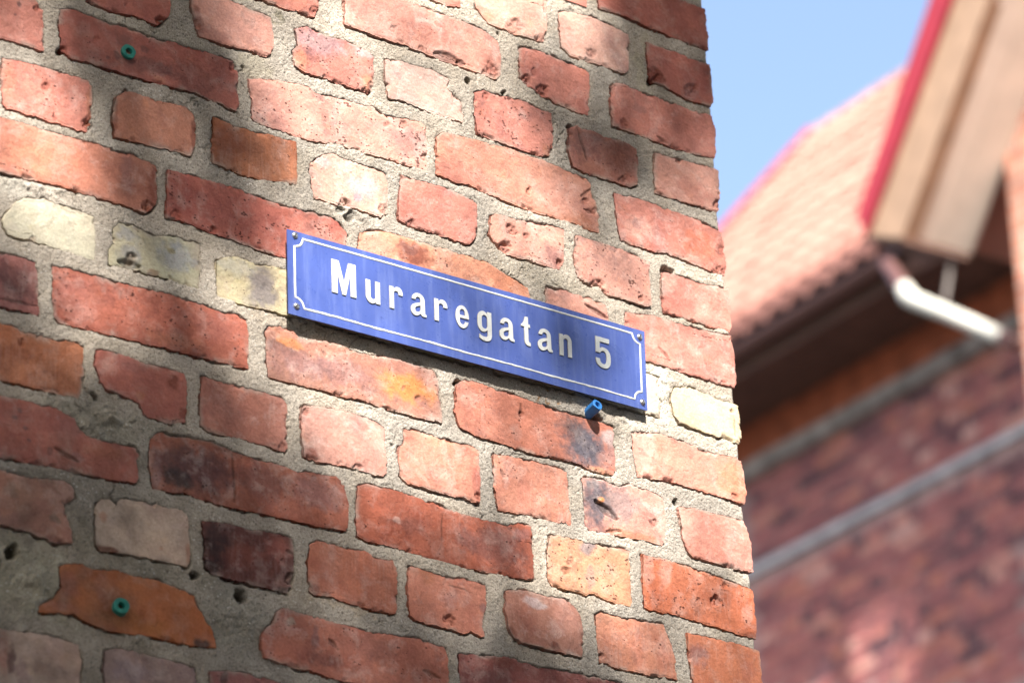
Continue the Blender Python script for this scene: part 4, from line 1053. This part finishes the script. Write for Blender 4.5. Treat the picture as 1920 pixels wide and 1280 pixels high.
# ------------------------------------------------------------------ the house behind (facade frame: a into depth, b into the house, v up)
A_ = np.array([0.06202488, 0, -0.9980746]); B_AX = np.array([0.9980746, 0, 0.06202488])
def H3(a, b_, v): return a * A_ + b_ * B_AX + np.array([0, v, 0])
def onb(px, b_):                # measured point on the plane b = const -> (a, v)
    P = on_plane([px], B_AX, b_)[0]; return float(P @ A_), float(P[1])
EB, EV = 13.211, 9.37           # gutter
WB = 13.811                     # facade
AFAR, ANEAR, AEND = 15.71, 6.0, 8.6
class HB(MB):
    def hbox(s, a0, a1, b0, b1, v0, v1):
        s.hexa([H3(a0, b0, v0), H3(a1, b0, v0), H3(a1, b1, v0), H3(a0, b1, v0), H3(a0, b0, v1), H3(a1, b0, v1), H3(a1, b1, v1), H3(a0, b1, v1)])
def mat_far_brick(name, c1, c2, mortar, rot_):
    k = NT(name)
    sp = k.n('ShaderNodeSeparateXYZ'); k.L(k.tc.outputs['Object'], sp.inputs[0])
    cb_ = k.n('ShaderNodeCombineXYZ'); k.L(sp.outputs[1], cb_.inputs[0]); k.L(sp.outputs[2], cb_.inputs[1])
    mp = cb_
    br = k.n('ShaderNodeTexBrick'); k.L(mp.outputs[0], br.inputs['Vector'])
    br.inputs['Scale'].default_value = 1.0
    br.inputs['Brick Width'].default_value = .26; br.inputs['Row Height'].default_value = .078
    br.inputs['Mortar Size'].default_value = .006; br.inputs['Mortar Smooth'].default_value = .3
    br.inputs['Color1'].default_value = c1 + (1,); br.inputs['Color2'].default_value = c2 + (1,); br.inputs['Mortar'].default_value = mortar + (1,)
    vary = k.ramp(k.noise(7, 5, .65), .3, .7, (.5, .48, .52, 1), (1.5, 1.42, 1.36, 1))
    c = k.mix(1.0, br.outputs['Color'], vary, 'MULTIPLY')
    blot = k.ramp(k.noise(11, 2, .5, vec=k.coord((1, 1, 2.4))), .60, .72)
    c = k.mix(k.math('MULTIPLY', blot, .55), c, (.085, .06, .075))
    lt = k.ramp(k.noise(13, 2, .5, vec=k.coord((1.3, 1.3, 3))), .66, .76)
    c = k.mix(k.math('MULTIPLY', lt, .3), c, (.40, .22, .17))
    k.base(c); k.rough(.9); k.normal(k.bump(br.outputs['Fac'], .006, .5)); return k.m
ang = math.atan2(W3(A_)[1], W3(A_)[0])
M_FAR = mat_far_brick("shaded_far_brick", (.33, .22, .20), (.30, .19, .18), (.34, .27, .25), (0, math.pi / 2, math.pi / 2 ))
M_FRZ = mat_simple("orange_frieze_brick", (.33, .09, .04), .85, 6, .5, .003)
M_STONE = mat_simple("grey_stone_band", (.27, .24, .215), .85, 6, .55, .003)
M_STONE2 = mat_simple("pale_stone_band", (.43, .43, .44), .85, 7, .3, .003)
M_SOF = mat_simple("dark_stained_eave_boards", (.10, .048, .032), .75, 8, .3, .002, stretch=(1, 1, 1))
M_GUT = mat_simple("brown_metal_gutter", (.13, .06, .05), .45, 20, .2)
M_GAL = mat_simple("blue_grey_eave_flashing", (.20, .22, .28), .5, 20, .2)
M_TILE = mat_simple("terracotta_tile", (.36, .195, .15), .8, 3.3, .2, .002)
M_WPIPE = mat_simple("white_painted_pipe", (.60, .585, .50), .4, 12, .08)
M_RED = mat_simple("red_painted_metal", (.36, .028, .04), .4, 10, .12)
M_BOARD = mat_simple("brown_painted_board", (.37, .24, .155), .65, 10, .16, stretch=(1, 1, 1))
M_BEIGE = mat_simple("beige_soffit_boards", (.84, .77, .66), .7, 6, .1)
M_ROD = mat_simple("grey_strap", (.16, .14, .125), .5, 20, .1)
house = empty("brick_house", W3(H3(11, WB, -EYE)), label="shaded red brick house with terracotta tiled roof and pale stone bands behind the corner", category="house")
def hp(mb, name, mat, par=None, **kw):
    return keep(mb.build(name, mat, None, **kw), par or house)
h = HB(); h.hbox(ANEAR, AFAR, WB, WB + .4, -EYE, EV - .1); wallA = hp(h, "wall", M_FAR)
def mat_far_pieces():
    k = NT("far_brick_pieces")
    oi = k.n('ShaderNodeObjectInfo')
    rmp = k.n('ShaderNodeValToRGB'); cr_ = rmp.color_ramp; cr_.interpolation = 'LINEAR'
    for pos, c in ((0.0, (.085, .042, .052)), (.15, (.15, .062, .07)), (.35, (.28, .10, .10)), (.65, (.34, .125, .115)), (.85, (.42, .155, .11)), (.95, (.46, .22, .18)), (1.0, (.50, .29, .25))):
        e_ = cr_.elements[0] if pos == 0 else (cr_.elements[len(cr_.elements) - 1] if pos == 1.0 else cr_.elements.new(pos))
        e_.position = pos; e_.color = c + (1,)
    k.L(oi.outputs['Random'], rmp.inputs[0])
    c = k.mix(1.0, rmp.outputs[0], k.ramp(k.noise(14, 4), .3, .7, (.7, .7, .72, 1), (1.3, 1.25, 1.2, 1)), 'MULTIPLY')
    k.base(c); k.rough(.9); return k.m
M_FPC = mat_far_pieces()
def far_brick(L):
    me_ = bpy.data.meshes.new("brick")
    P = [H3(a_, b_, v_) for v_ in (0, .064) for a_, b_ in ((0, -.008), (L, -.008), (L, .05), (0, .05))]
    me_.from_pydata([tuple(x) for x in (W3(np.array(P)) - np.array([0, 0, EYE]))], [], [(0, 1, 5, 4), (0, 3, 2, 1), (4, 5, 6, 7), (1, 2, 6, 5), (3, 0, 4, 7)])
    import bmesh
    bm_ = bmesh.new(); bm_.from_mesh(me_); bmesh.ops.recalc_face_normals(bm_, faces=bm_.faces[:]); bm_.to_mesh(me_); bm_.free()
    me_.materials.append(M_FPC); return me_
fS, fH = far_brick(.25), far_brick(.12)
cand = []
for r_ in range(60):
    v_ = 8.80 - r_ * .078
    if 8.17 < v_ < 8.32: continue
    hd = r_ % 2 == 1
    a_ = 10.2 + (0.068 if hd else 0)
    while a_ < 15.0:
        q = to_px(H3(a_ + .1, WB, v_ + .03))
        if 1395 + (q[1] - 850) * .085 < q[0] < 1935 and q[1] < 1292: cand.append((float(np.linalg.norm(H3(a_, WB, v_) - CAM)), a_, v_, hd))
        a_ += .136 if hd else .272
cand.sort()
rbk = random.Random(12)
for dd_, a_, v_, hd in cand[:300]:
    o = bpy.data.objects.new("brick", fH if hd else fS); col.objects.link(o)
    o.location = tuple(W3(H3(a_ + rbk.uniform(-.005, .005), WB + rbk.uniform(-.003, .003), v_)))
    o.parent = wallA
print("far bricks", len(cand))
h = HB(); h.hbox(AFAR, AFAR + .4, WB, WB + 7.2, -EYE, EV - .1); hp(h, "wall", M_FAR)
h = HB(); h.hbox(ANEAR, AFAR + .01, WB - .05, WB + .01, 8.99, 9.27); hp(h, "frieze", M_FRZ, label="orange-red brick frieze under the eaves")
h = HB()
for i in range(34):             # corbelled grey course, block by block
    a0 = ANEAR + i * .29
    if a0 < AFAR - .3: h.hbox(a0, a0 + .283, WB - .07 - (i % 3) * .004, WB + .01, 8.89, 8.985)
hp(h, "cornice", M_STONE, label="mottled grey stone cornice course")
h = HB(); h.hbox(ANEAR, AFAR, WB - .035, WB + .01, 8.255, 8.306); hp(h, "string_course", M_STONE2, label="pale grey stone string course")
# eaves
h = HB(); h.hbox(AEND, AFAR + .3, EB + .02, WB + .02, EV - .125, EV - .10); so = hp(h, "eave_soffit", M_SOF)
for i in range(6):
    q = HB(); b0 = EB + .03 + i * .096
    q.hbox(AEND, AFAR + .3, b0, b0 + .088, EV - .140, EV - .126)
    pl_ = q.build("board", M_SOF); pl_.parent = so; pl_.matrix_parent_inverse = Matrix.Identity(4)
h = HB(); h.hbox(AEND, AFAR + .3, EB + .0, EB + .03, EV - .16, EV + .02); hp(h, "fascia", M_SOF)
gut_end = 11.66
h = HB()
n_s = 12; prof = [(EB - .01 - .065 + .065 * math.cos(t), EV - .02 + .065 * math.sin(t)) for t in np.linspace(math.pi, 2 * math.pi, n_s)]
prof += [(x * 1.0 + (EB - .075 - x) * .06, y + .003) for x, y in prof[::-1]]
h.prism([H3(gut_end, x, y) for x, y in prof], A_ * (AFAR + .3 - gut_end)); hp(h, "gutter", M_GUT, smooth=True)
# roof
PITCH = math.radians(49.4); RLEN = 4.46
cs, sn = math.cos(PITCH), math.sin(PITCH)
def RP(a, s_, n_): return H3(a, EB - .06 + s_ * cs - n_ * sn, EV + .02 + s_ * sn + n_ * cs)
h = HB(); h.hexa([RP(AEND, 0.06, -.06), RP(AFAR, 0.06, -.06), RP(AFAR, RLEN, -.06), RP(AEND, RLEN, -.06), RP(AEND, 0.06, -.005), RP(AFAR, 0.06, -.005), RP(AFAR, RLEN, -.005), RP(AEND, RLEN, -.005)])
roof = hp(h, "roof", M_TILE, label="sunlit terracotta tiled roof")
h = HB(); top = RP(AEND, RLEN, 0); tb = top @ B_AX; tv = top[1]
h.hexa([H3(AEND, tb, tv - .08), H3(AFAR, tb, tv - .08), H3(AFAR, tb + 3.4, tv - 4), H3(AEND, tb + 3.4, tv - 4), H3(AEND, tb, tv), H3(AFAR, tb, tv), H3(AFAR, tb + 3.4, tv - 3.9), H3(AEND, tb + 3.4, tv - 3.9)])
sl = h.build("rear_slope", M_TILE); sl.parent = roof; sl.matrix_parent_inverse = Matrix.Identity(4)
h = HB(); h.tube([RP(a, RLEN, .0) for a in np.linspace(AEND, AFAR + .05, 30)], .05, 12)
rd = h.build("ridge_cap", M_TILE, smooth=True); rd.parent = roof; rd.matrix_parent_inverse = Matrix.Identity(4)
h = HB(); h.hexa([RP(AFAR, 0, -.14), RP(AFAR + .06, 0, -.14), RP(AFAR + .06, RLEN, -.14), RP(AFAR, RLEN, -.14), RP(AFAR, 0, .07), RP(AFAR + .06, 0, .07), RP(AFAR + .06, RLEN, .07), RP(AFAR, RLEN, .07)])
vg = h.build("verge_strip", M_RED); vg.parent = roof; vg.matrix_parent_inverse = Matrix.Identity(4)
h = HB(); h.hexa([RP(AEND, -.02, -.02), RP(AFAR, -.02, -.02), RP(AFAR, .1, -.02), RP(AEND, .1, -.02), RP(AEND, -.02, -.004), RP(AFAR, -.02, -.004), RP(AFAR, .1, -.004), RP(AEND, .1, -.004)])
ef = h.build("eave_flashing", M_GAL); ef.parent = roof; ef.matrix_parent_inverse = Matrix.Identity(4)
TW, TL_, NS = .205, .36, 9
def tile_mesh():
    V = []; F = []
    for k_ in (0, 1):
        for j in range(2):
            for i in range(NS):
                x = TW * 1.03 * i / (NS - 1)
                hgt = .042 * (0.5 + 0.5 * math.cos(2 * math.pi * (i / (NS - 1) - .3)))
                s_ = j * TL_
                V.append(RP(x, s_, .012 + hgt + (.026 if j == 0 else 0.0) - k_ * .014) - RP(0, 0, 0))
    def ix(k_, j, i): return k_ * 2 * NS + j * NS + i
    for i in range(NS - 1):
        F.append((ix(0, 0, i), ix(0, 0, i + 1), ix(0, 1, i + 1), ix(0, 1, i)))
        F.append((ix(1, 0, i), ix(1, 1, i), ix(1, 1, i + 1), ix(1, 0, i + 1)))
        F.append((ix(0, 0, i), ix(1, 0, i), ix(1, 0, i + 1), ix(0, 0, i + 1)))
    F.append((ix(0, 0, 0), ix(0, 1, 0), ix(1, 1, 0), ix(1, 0, 0)))
    F.append((ix(0, 0, NS - 1), ix(1, 0, NS - 1), ix(1, 1, NS - 1), ix(0, 1, NS - 1)))
    V = np.array(V)
    Wv = np.stack([V[:, 0], -V[:, 2], V[:, 1]], -1)
    me = mesh_np("roof_tile", Wv, np.array(F), smooth=True)
    try: me.set_sharp_from_angle(angle=math.radians(40))
    except Exception: pass
    return me, Wv, F
tme, tV, tF = tile_mesh()
def mat_tiles():
    k = NT("roof_tile_clay")
    oi = k.n('ShaderNodeObjectInfo')
    c = k.ramp(oi.outputs['Random'], 0, 1, (.25, .105, .075, 1), (.42, .205, .155, 1))
    c = k.mix(1.0, c, k.ramp(k.noise(16, 4), .3, .7, (.82, .8, .8, 1), (1.12, 1.12, 1.12, 1)), 'MULTIPLY')
    k.base(c); k.rough(.8); return k.m
tme.materials.append(mat_tiles())
spots = []
rows_ = int(RLEN / .335)
a = AFAR - TW
while a > AEND:
    for r in range(rows_): spots.append((a, r))
    a -= TW
vis = [(a, r) for a, r in spots if a > 11.0]
def show(ar):
    q = to_px(RP(ar[0] + .1, ar[1] * .335 + .15, 0)); return 1290 < q[0] < 1930 and q[1] > -20
seen = sorted([s_ for s_ in spots if show(s_)], key=lambda s_: s_[0])[:300]
rest = [s_ for s_ in spots if s_ not in set(seen)]
for a, r in seen:
    o = bpy.data.objects.new("roof_tile", tme); col.objects.link(o)
    o.location = tuple(W3(RP(a, r * .335, 0.0)))
    o.rotation_euler = (rf.uniform(-.012, .012), rf.uniform(-.012, .012), rf.uniform(-.008, .008))
    o.parent = roof
if rest:
    V = np.vstack([tV + W3(RP(a, r * .335, 0.0)) for a, r in rest])
    F = np.vstack([np.array(tF) + i * len(tV) for i in range(len(rest))])
    ro = obj("roof_tile", mesh_np("roof_tile", V, F), M_TILE, kind="stuff")
    ro.parent = roof; ro.matrix_parent_inverse = Matrix.Identity(4)
# nearer house: gable with a raking overhang
near_house = empty("gabled_house", W3(H3(5.2, 10.0, -EYE)), label="nearer house at the right edge with red verge and beige gable soffit", category="house")
RB = 9.60; SC = (RB - .203) / (12.6 - .203); WW = RB + .5 * SC
def strip(px_dn, px_up, b0, b1):
    """raking strip between two edges measured on the gable's plane, carried on up to the apex"""
    pts = [np.array(onb(px, RB)) for px in (px_dn[0], px_up[0], px_up[1], px_dn[1])]
    d0 = pts[1] - pts[0]; d1 = pts[2] - pts[3]
    pts[1] = pts[1] + d0 * 1.1; pts[2] = pts[2] + d1 * 1.1
    mb = HB(); mb.prism([H3(p[0], b0, p[1]) for p in pts], B_AX * (b1 - b0)); return mb
hp(strip(((1613, 402), (1628, 440)), ((1751, 0), (1788, 0)), RB - .02, RB + .10), "verge_flashing", M_RED, near_house, label="dark red metal verge flashing of the gable")
hp(strip(((1629, 440), (1690, 446)), ((1788.5, 0), (1852, 0)), RB + .005, RB + .08), "bargeboard", M_BOARD, near_house, label="brown painted bargeboard")
p0 = np.array(onb((1690, 440), RB)); p1 = np.array(onb((1852, 0), RB)); p1 = p1 + (p1 - p0) * 1.1
d_ = p1 - p0; nr_ = np.array([-d_[1], d_[0]]); nr_ /= np.linalg.norm(nr_)
if nr_[1] < 0: nr_ = -nr_
def rake_slab(b0, b1, lo, hi):
    mb = HB(); q0, q1, r0_, r1_ = p0 + nr_ * lo, p1 + nr_ * lo, p0 + nr_ * hi, p1 + nr_ * hi
    mb.hexa([H3(q0[0], b0, q0[1]), H3(q1[0], b0, q1[1]), H3(q1[0], b1, q1[1]), H3(q0[0], b1, q0[1]), H3(r0_[0], b0, r0_[1]), H3(r1_[0], b0, r1_[1]), H3(r1_[0], b1, r1_[1]), H3(r0_[0], b1, r0_[1])])
    return mb
sof = hp(rake_slab(RB + .05, WW + .02, .012, .06), "raking_soffit", M_BEIGE, near_house, label="pale beige boarded raking soffit")
nb_ = 2
wd = (WW - RB - .05) / nb_
for i in range(nb_):
    o = rake_slab(RB + .052 + i * wd, RB + .052 + (i + 1) * wd - .004, 0.0, .0115).build("board", M_BEIGE); o.parent = sof
hp(rake_slab(RB + .11, RB + 6, .10, .22), "roof", M_TILE, near_house)
e0 = np.array(onb((1620, 441), RB)); e1 = p0
h = HB(); h.prism([H3(e0[0], RB + .01, e0[1] - .004), H3(e1[0], RB + .01, e1[1] - .004), H3(e1[0], RB + .01, e1[1] - .03), H3(e0[0], RB + .01, e0[1] - .03)], B_AX * (WW - .02 - RB)); hp(h, "soffit_return", M_SOF, near_house)
a_c, v_c = onb((1897, 426), WW)
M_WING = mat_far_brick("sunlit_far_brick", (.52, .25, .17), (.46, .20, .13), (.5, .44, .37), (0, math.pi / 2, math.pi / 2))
apex = p1
h = HB()
h.prism([H3(a_c, WW, -EYE), H3(a_c, WW, p0[1] + (p1[1] - p0[1]) * (a_c - p0[0]) / (p1[0] - p0[0])), H3(apex[0], WW, apex[1]), H3(2 * apex[0] - a_c, WW, v_c), H3(2 * apex[0] - a_c, WW, -EYE)], B_AX * .4)
hp(h, "wall", M_WING, near_house, label="sunlit brick wall below the gable")
h = HB(); h.hbox(2 * apex[0] - a_c, a_c, WW + .4, WW + 6, -EYE, v_c - .4); hp(h, "wall", M_WING, near_house)
# downpipe from the gutter end
def onpx(px, b_): a_, v_ = onb(px, b_); return H3(a_, b_, v_)
PB = 12.93
g0 = onpx((1660, 490), EB - .08); g1 = onpx((1702, 551), PB); g2 = onpx((1716, 562), PB - .01); g3 = onpx((1880, 632), PB)
dp = empty("downpipe", W3(g3), label="white rainwater pipe sloping down from the gutter end below the eaves", category="pipe")
h = HB(); h.tube([g0, g0 + (g1 - g0) * .5, g1 - (g1 - g0) * .06], .047, 14); keep(h.build("gutter_outlet", M_GUT, smooth=True), dp)
h = HB(); h.tube([g1 + (g0 - g1) * .16, g1 + (g0 - g1) * .06, g1 - np.array([0, .015, 0]), g2 - np.array([0, .006, 0]), g2 + (g3 - g2) * .35, g2 + (g3 - g2) * .7, g3], [.046, .050, .050, .046, .042, .042, .042], 18)
keep(h.build("pipe", M_WPIPE, smooth=True), dp)
h = HB(); h.tube([g3 - (g3 - g2) * .02, g3 + (g3 - g2) * .10, g3 + (g3 - g2) * .2 + B_AX * .25, g3 + (g3 - g2) * .25 + B_AX * .75], .042, 14)
keep(h.build("lower_bend", M_GUT, smooth=True), dp)
r0 = onpx((1786, 478), EB + .1); r1 = onpx((1772, 566), PB)
h = HB(); h.tube([r0, r1], .013, 8); keep(h.build("strap", M_ROD, smooth=True), dp)
# ------------------------------------------------------------------ street tree behind the viewer whose crown dapples the wall
LIT = [(40,40,.55),(200,30,0.18),(300,60,0.06),(430,40,0.25),(520,60,.85),(600,40,0.9),(750,40,0.9),(950,30,0.9),(1080,60,.9),(1180,30,0.3),(1290,50,0.2),
(60,170,.7),(180,140,0.3),(300,130,0.1),(400,150,0.15),(500,150,.7),(600,120,.9),(780,160,0.9),(950,200,.85),(1040,150,.6),(1150,190,0.25),(1290,150,0.2),
(50,260,.9),(180,270,.6),(290,240,0.3),(450,270,0.25),(560,260,.75),(680,240,.95),(850,280,.9),(1000,290,.8),(1120,290,0.2),(1290,250,0.25),
(50,330,.8),(150,350,.55),(260,340,0.2),(400,370,0.25),(520,390,0.5),(650,350,1),(820,400,0.92),(980,440,0.9),(1100,400,.7),(1250,420,0.8),(1290,340,.7),
(90,430,.95),(290,480,0.4),(460,520,.6),(600,480,.95),(750,460,.85),(850,560,.7),(1000,540,.6),(1150,530,0.85),(1300,560,0.85),
(40,540,.35),(180,560,0.6),(330,620,0.3),(450,640,.55),(600,600,.95),(750,620,.85),(900,620,.55),(1050,660,0.25),(1130,660,.5),(1190,680,.9),(1300,660,.8),
(60,680,.3),(250,720,.25),(430,760,.35),(560,700,0.9),(700,730,0.95),(850,750,0.85),(980,790,.6),(1120,830,0.8),(1230,760,1),(1330,780,.95),
(60,820,.18),(180,860,.15),(330,870,.18),(480,900,.35),(620,820,0.95),(800,860,1),(1000,910,0.75),(1160,950,1),(1290,880,1),
(60,960,.1),(260,1000,.12),(430,1040,.15),(600,960,.4),(730,970,.5),(850,1000,.5),(980,1040,.4),(1110,1070,0.85),(1250,1100,0.85),(1350,1010,.9),(1350,1140,0.75),
(100,1120,.06),(250,1140,.07),(420,1180,.1),(560,1180,.25),(660,1080,.4),(830,1120,.45),(1020,1170,.45),(1190,1200,.6),(1370,1250,.5),
(100,1250,.06),(280,1260,.08),(500,1260,.15),(680,1220,.25),(800,1260,.2),(950,1250,.15),(1150,1270,.3),(1330,1260,.5),(-300,640,.5),(-300,0,.5),(-300,1300,.3),(600,-300,.6),(1200,-300,.4),(400,1600,.3),(1100,1600,.4)]
LQ = np.array(LIT)
def lightmap(P):                # share of sun reaching a wall point, as the leaves of the crown let it through
    q = to_px(np.column_stack([P, np.zeros(len(P))]))
    d2 = (q[:, None, 0] - LQ[None, :, 0]) ** 2 + (q[:, None, 1] - LQ[None, :, 1]) ** 2
    w_ = np.exp(-d2 / (2 * 52.0 ** 2)) + 1e-7 / (1 + d2 * 1e-4)
    return np.clip(((w_ * LQ[None, :, 2]).sum(1) / w_.sum(1) - .10) / .84, .012, 1) ** 1.15
tr = np.random.default_rng(21)
cross = abs(sun_dir[2])         # wall area seen from the sun
u0, u1, v0, v1 = 0.7, 4.2, 0.2, 3.9
LEAF = 0.052
leaf_area = LEAF * LEAF * 0.62 * 0.62 * 0.75
cells = 260000
PU = np.column_stack([tr.uniform(u0, u1, cells), tr.uniform(v0, v1, cells)])
Lm = np.clip(lightmap(PU), .02, 1)
dens = -np.log(Lm) * 1.75              # wanted cover
area = (u1 - u0) * (v1 - v0) * cross
prob = dens * (area / cells) / leaf_area
PU = PU[tr.random(cells) < prob]
nl = len(PU)
dist = tr.uniform(7.6, 9.6, nl)
ctr = np.column_stack([PU, np.zeros(nl)]) + dist[:, None] * sun_dir
# dense extra canopy added to block the sky, kept off the wall's sun
cc0 = np.array([2.35, 1.9, 0]) + 8.9 * sun_dir
ex_ = np.column_stack([tr.uniform(-4.5, 7.0, 190000), tr.uniform(4.4, 11.5, 190000), tr.uniform(.9, 9.5, 190000)])
ex_ = ex_[tr.random(len(ex_)) < .25 + .75 * sstep(-.2, .4, fbm(ex_[:, 0] * .7 + ex_[:, 1] * .3, ex_[:, 2] * .7 - ex_[:, 1] * .4, 401, 2))]
tt = ex_[:, 2] / sun_dir[2]
hit = ex_ - sun_dir * tt[:, None]
far_ = (ex_[:, 1] > 4) & ((hit[:, 0] < u0 - .1) | (hit[:, 0] > u1 + .1) | (hit[:, 1] < v0 - .1) | (hit[:, 1] > v1 + .1))
n_in = nl; ctr = np.vstack([ctr, ex_[far_]]); nl = len(ctr)
nrm = sun_dir + tr.normal(size=(nl, 3)) * .75; nrm /= np.linalg.norm(nrm, axis=1)[:, None]
t1 = np.cross(nrm, tr.normal(size=(nl, 3))); t1 /= np.linalg.norm(t1, axis=1)[:, None]; t2 = np.cross(nrm, t1)
sz = LEAF * tr.uniform(.75, 1.25, nl)[:, None]
sz[n_in:] *= 2.1
pts = [(-.5, 0, 0), (-.22, .26, .04), (.12, .30, .05), (.5, 0, -.05), (.12, -.30, .05), (-.22, -.26, .04)]
V = np.stack([ctr + sz * (p[0] * t1 + p[1] * t2 + p[2] * nrm) for p in pts], 1).reshape(-1, 3)
b0 = np.arange(nl)[:, None] * 6
Q = np.vstack([b0 + np.array([[0, 1, 4, 5]]), b0 + np.array([[1, 2, 3, 4]])])
Q = np.vstack([b0 + np.array([[0, 1, 2, 3]]), b0 + np.array([[0, 3, 4, 5]])])
def mat_leaf():
    k = NT("leaf_green")
    k.base(k.ramp(k.noise(6, 3), .3, .7, (.035, .08, .02, 1), (.09, .15, .035, 1))); k.rough(.55); return k.m
base_t = cc0 + np.array([-.6, 0, 1.6]); base_t[1] = -EYE
tree = empty("unseen_tree", W3(base_t), label="leafy street tree outside the picture whose crown dapples the brick wall", category="tree")
keep(obj("crown", mesh_np("crown", W3(V), Q, smooth=False), mat_leaf(), kind="stuff"), tree)
M_BARK = mat_simple("grey_bark", (.13, .10, .075), .9, 18, .35, .01, stretch=(3, 3, 1))
tb_ = MB(); topt = cc0 + np.array([-.5, .4, 1.5])
tb_.tube([base_t + (topt - base_t) * s_ + np.array([.08 * math.sin(5 * s_), 0, .08 * math.cos(4 * s_)]) for s_ in np.linspace(0, 1, 12)], list(np.linspace(.19, .05, 12)), 12)
keep(tb_.build("trunk", M_BARK, smooth=True), tree)
for i in range(9):
    s_ = .55 + .045 * i; p = base_t + (topt - base_t) * s_
    e_ = cc0 + np.array([-.9, .5, 1.5]) + tr.normal(size=3) * np.array([1.0, .8, .7])
    lb = MB(); lb.tube([p, p * .6 + e_ * .4 + np.array([0, .2, 0]), e_], [.05, .03, .008], 8)
    keep(lb.build("limb", M_BARK, smooth=True), tree)

# unseen tree added to shade the lower facade, with one gap cut in
n2 = 24000
pa_ = np.column_stack([tr.uniform(9.3, 15.5, n2), tr.uniform(5.4, 8.6, n2)])
P3 = np.array([H3(a_, WB, v_) for a_, v_ in pa_])
qq = to_px(P3)
gap = np.array([(1470, 1360), (1545, 1236), (1608, 1165), (1668, 1125), (1722, 1165), (1720, 1262), (1690, 1360)], float)
ing = np.zeros(n2, bool)
for (x0_, y0_), (x1_, y1_) in zip(gap, np.roll(gap, -1, 0)):
    ing ^= ((y0_ > qq[:, 1]) != (y1_ > qq[:, 1])) & (qq[:, 0] < (x1_ - x0_) * (qq[:, 1] - y0_) / (y1_ - y0_ + 1e-9) + x0_)
pm_ = (g2 + g3) / 2                                            # keep the pipe's own sunlight clear
sel_ = ~ing
for tp in np.linspace(-.1, 1.1, 14):
    pp = g1 + (g3 - g1) * tp
    rel = P3 - pp; perp = rel - (rel @ sun_dir)[:, None] * sun_dir
    sel_ &= np.linalg.norm(perp, axis=1) > .16
ds = tr.uniform(9.5, 12.5, n2)
c2 = (P3 + ds[:, None] * sun_dir)[sel_]
n2 = len(c2)
nrm = sun_dir + tr.normal(size=(n2, 3)) * .6; nrm /= np.linalg.norm(nrm, axis=1)[:, None]
t1 = np.cross(nrm, tr.normal(size=(n2, 3))); t1 /= np.linalg.norm(t1, axis=1)[:, None]; t2 = np.cross(nrm, t1)
sz = .075 * tr.uniform(.75, 1.25, n2)[:, None]
V = np.stack([c2 + sz * (p[0] * t1 + p[1] * t2 + p[2] * nrm) for p in pts], 1).reshape(-1, 3)
b0 = np.arange(n2)[:, None] * 6
Q = np.vstack([b0 + np.array([[0, 1, 2, 3]]), b0 + np.array([[0, 3, 4, 5]])])
cen2 = c2.mean(0); foot = cen2 + B_AX * 1.0 - A_ * 1.5; foot[1] = -EYE
added_tree = empty("unseen_tree", W3(foot), label="unseen tree added beyond the right edge to shade the brick house", category="tree")
keep(obj("crown", mesh_np("crown", W3(V), Q, smooth=False), bpy.data.materials["leaf_green"], kind="stuff"), added_tree)
tb_ = MB(); tb_.tube([foot + (cen2 - foot) * s_ + np.array([.1 * math.sin(5 * s_), 0, 0]) for s_ in np.linspace(0, 1, 12)], list(np.linspace(.24, .05, 12)), 12)
keep(tb_.build("trunk", M_BARK, smooth=True), added_tree)

# unseen plastered house added across the street to close off the low sky
across = empty("unseen_house", W3((0, -EYE, 15)), label="unseen plain plastered house added across the street to block low sky", category="house")
M_PLA = mat_simple("ochre_plaster", (.34, .25, .16), .9, 4, .12, .003); M_GLS = mat_simple("window_glass", (.03, .035, .04), .15, 10, .2); M_FRM = mat_simple("white_window_frame", (.7, .7, .67), .5, 20, .06)
h = MB(); h.box(-16, 12, -EYE, 10.2, 15.0, 22); keep(h.build("wall", M_PLA), across)
h = MB(); h.prism([(-16.4, 10.2, 14.6), (-16.4, 12.6, 18.5), (-16.4, 10.2, 22.4)], (28.8, 0, 0)); keep(h.build("roof", M_TILE), across)
for i in range(8):
    for j in range(3):
        x_ = -14.4 + i * 3.3; y_ = -.6 + j * 2.9
        h = MB(); h.box(x_ - .08, x_ + 1.28, y_ - .08, y_ + 1.68, 14.95, 14.998); wf = keep(h.build("window", M_FRM), across)
        h = MB(); h.box(x_, x_ + .58, y_, y_ + 1.6, 14.93, 14.949); o = h.build("pane", M_GLS); o.parent = wf
        h = MB(); h.box(x_ + .62, x_ + 1.2, y_, y_ + 1.6, 14.93, 14.949); o = h.build("pane", M_GLS); o.parent = wf
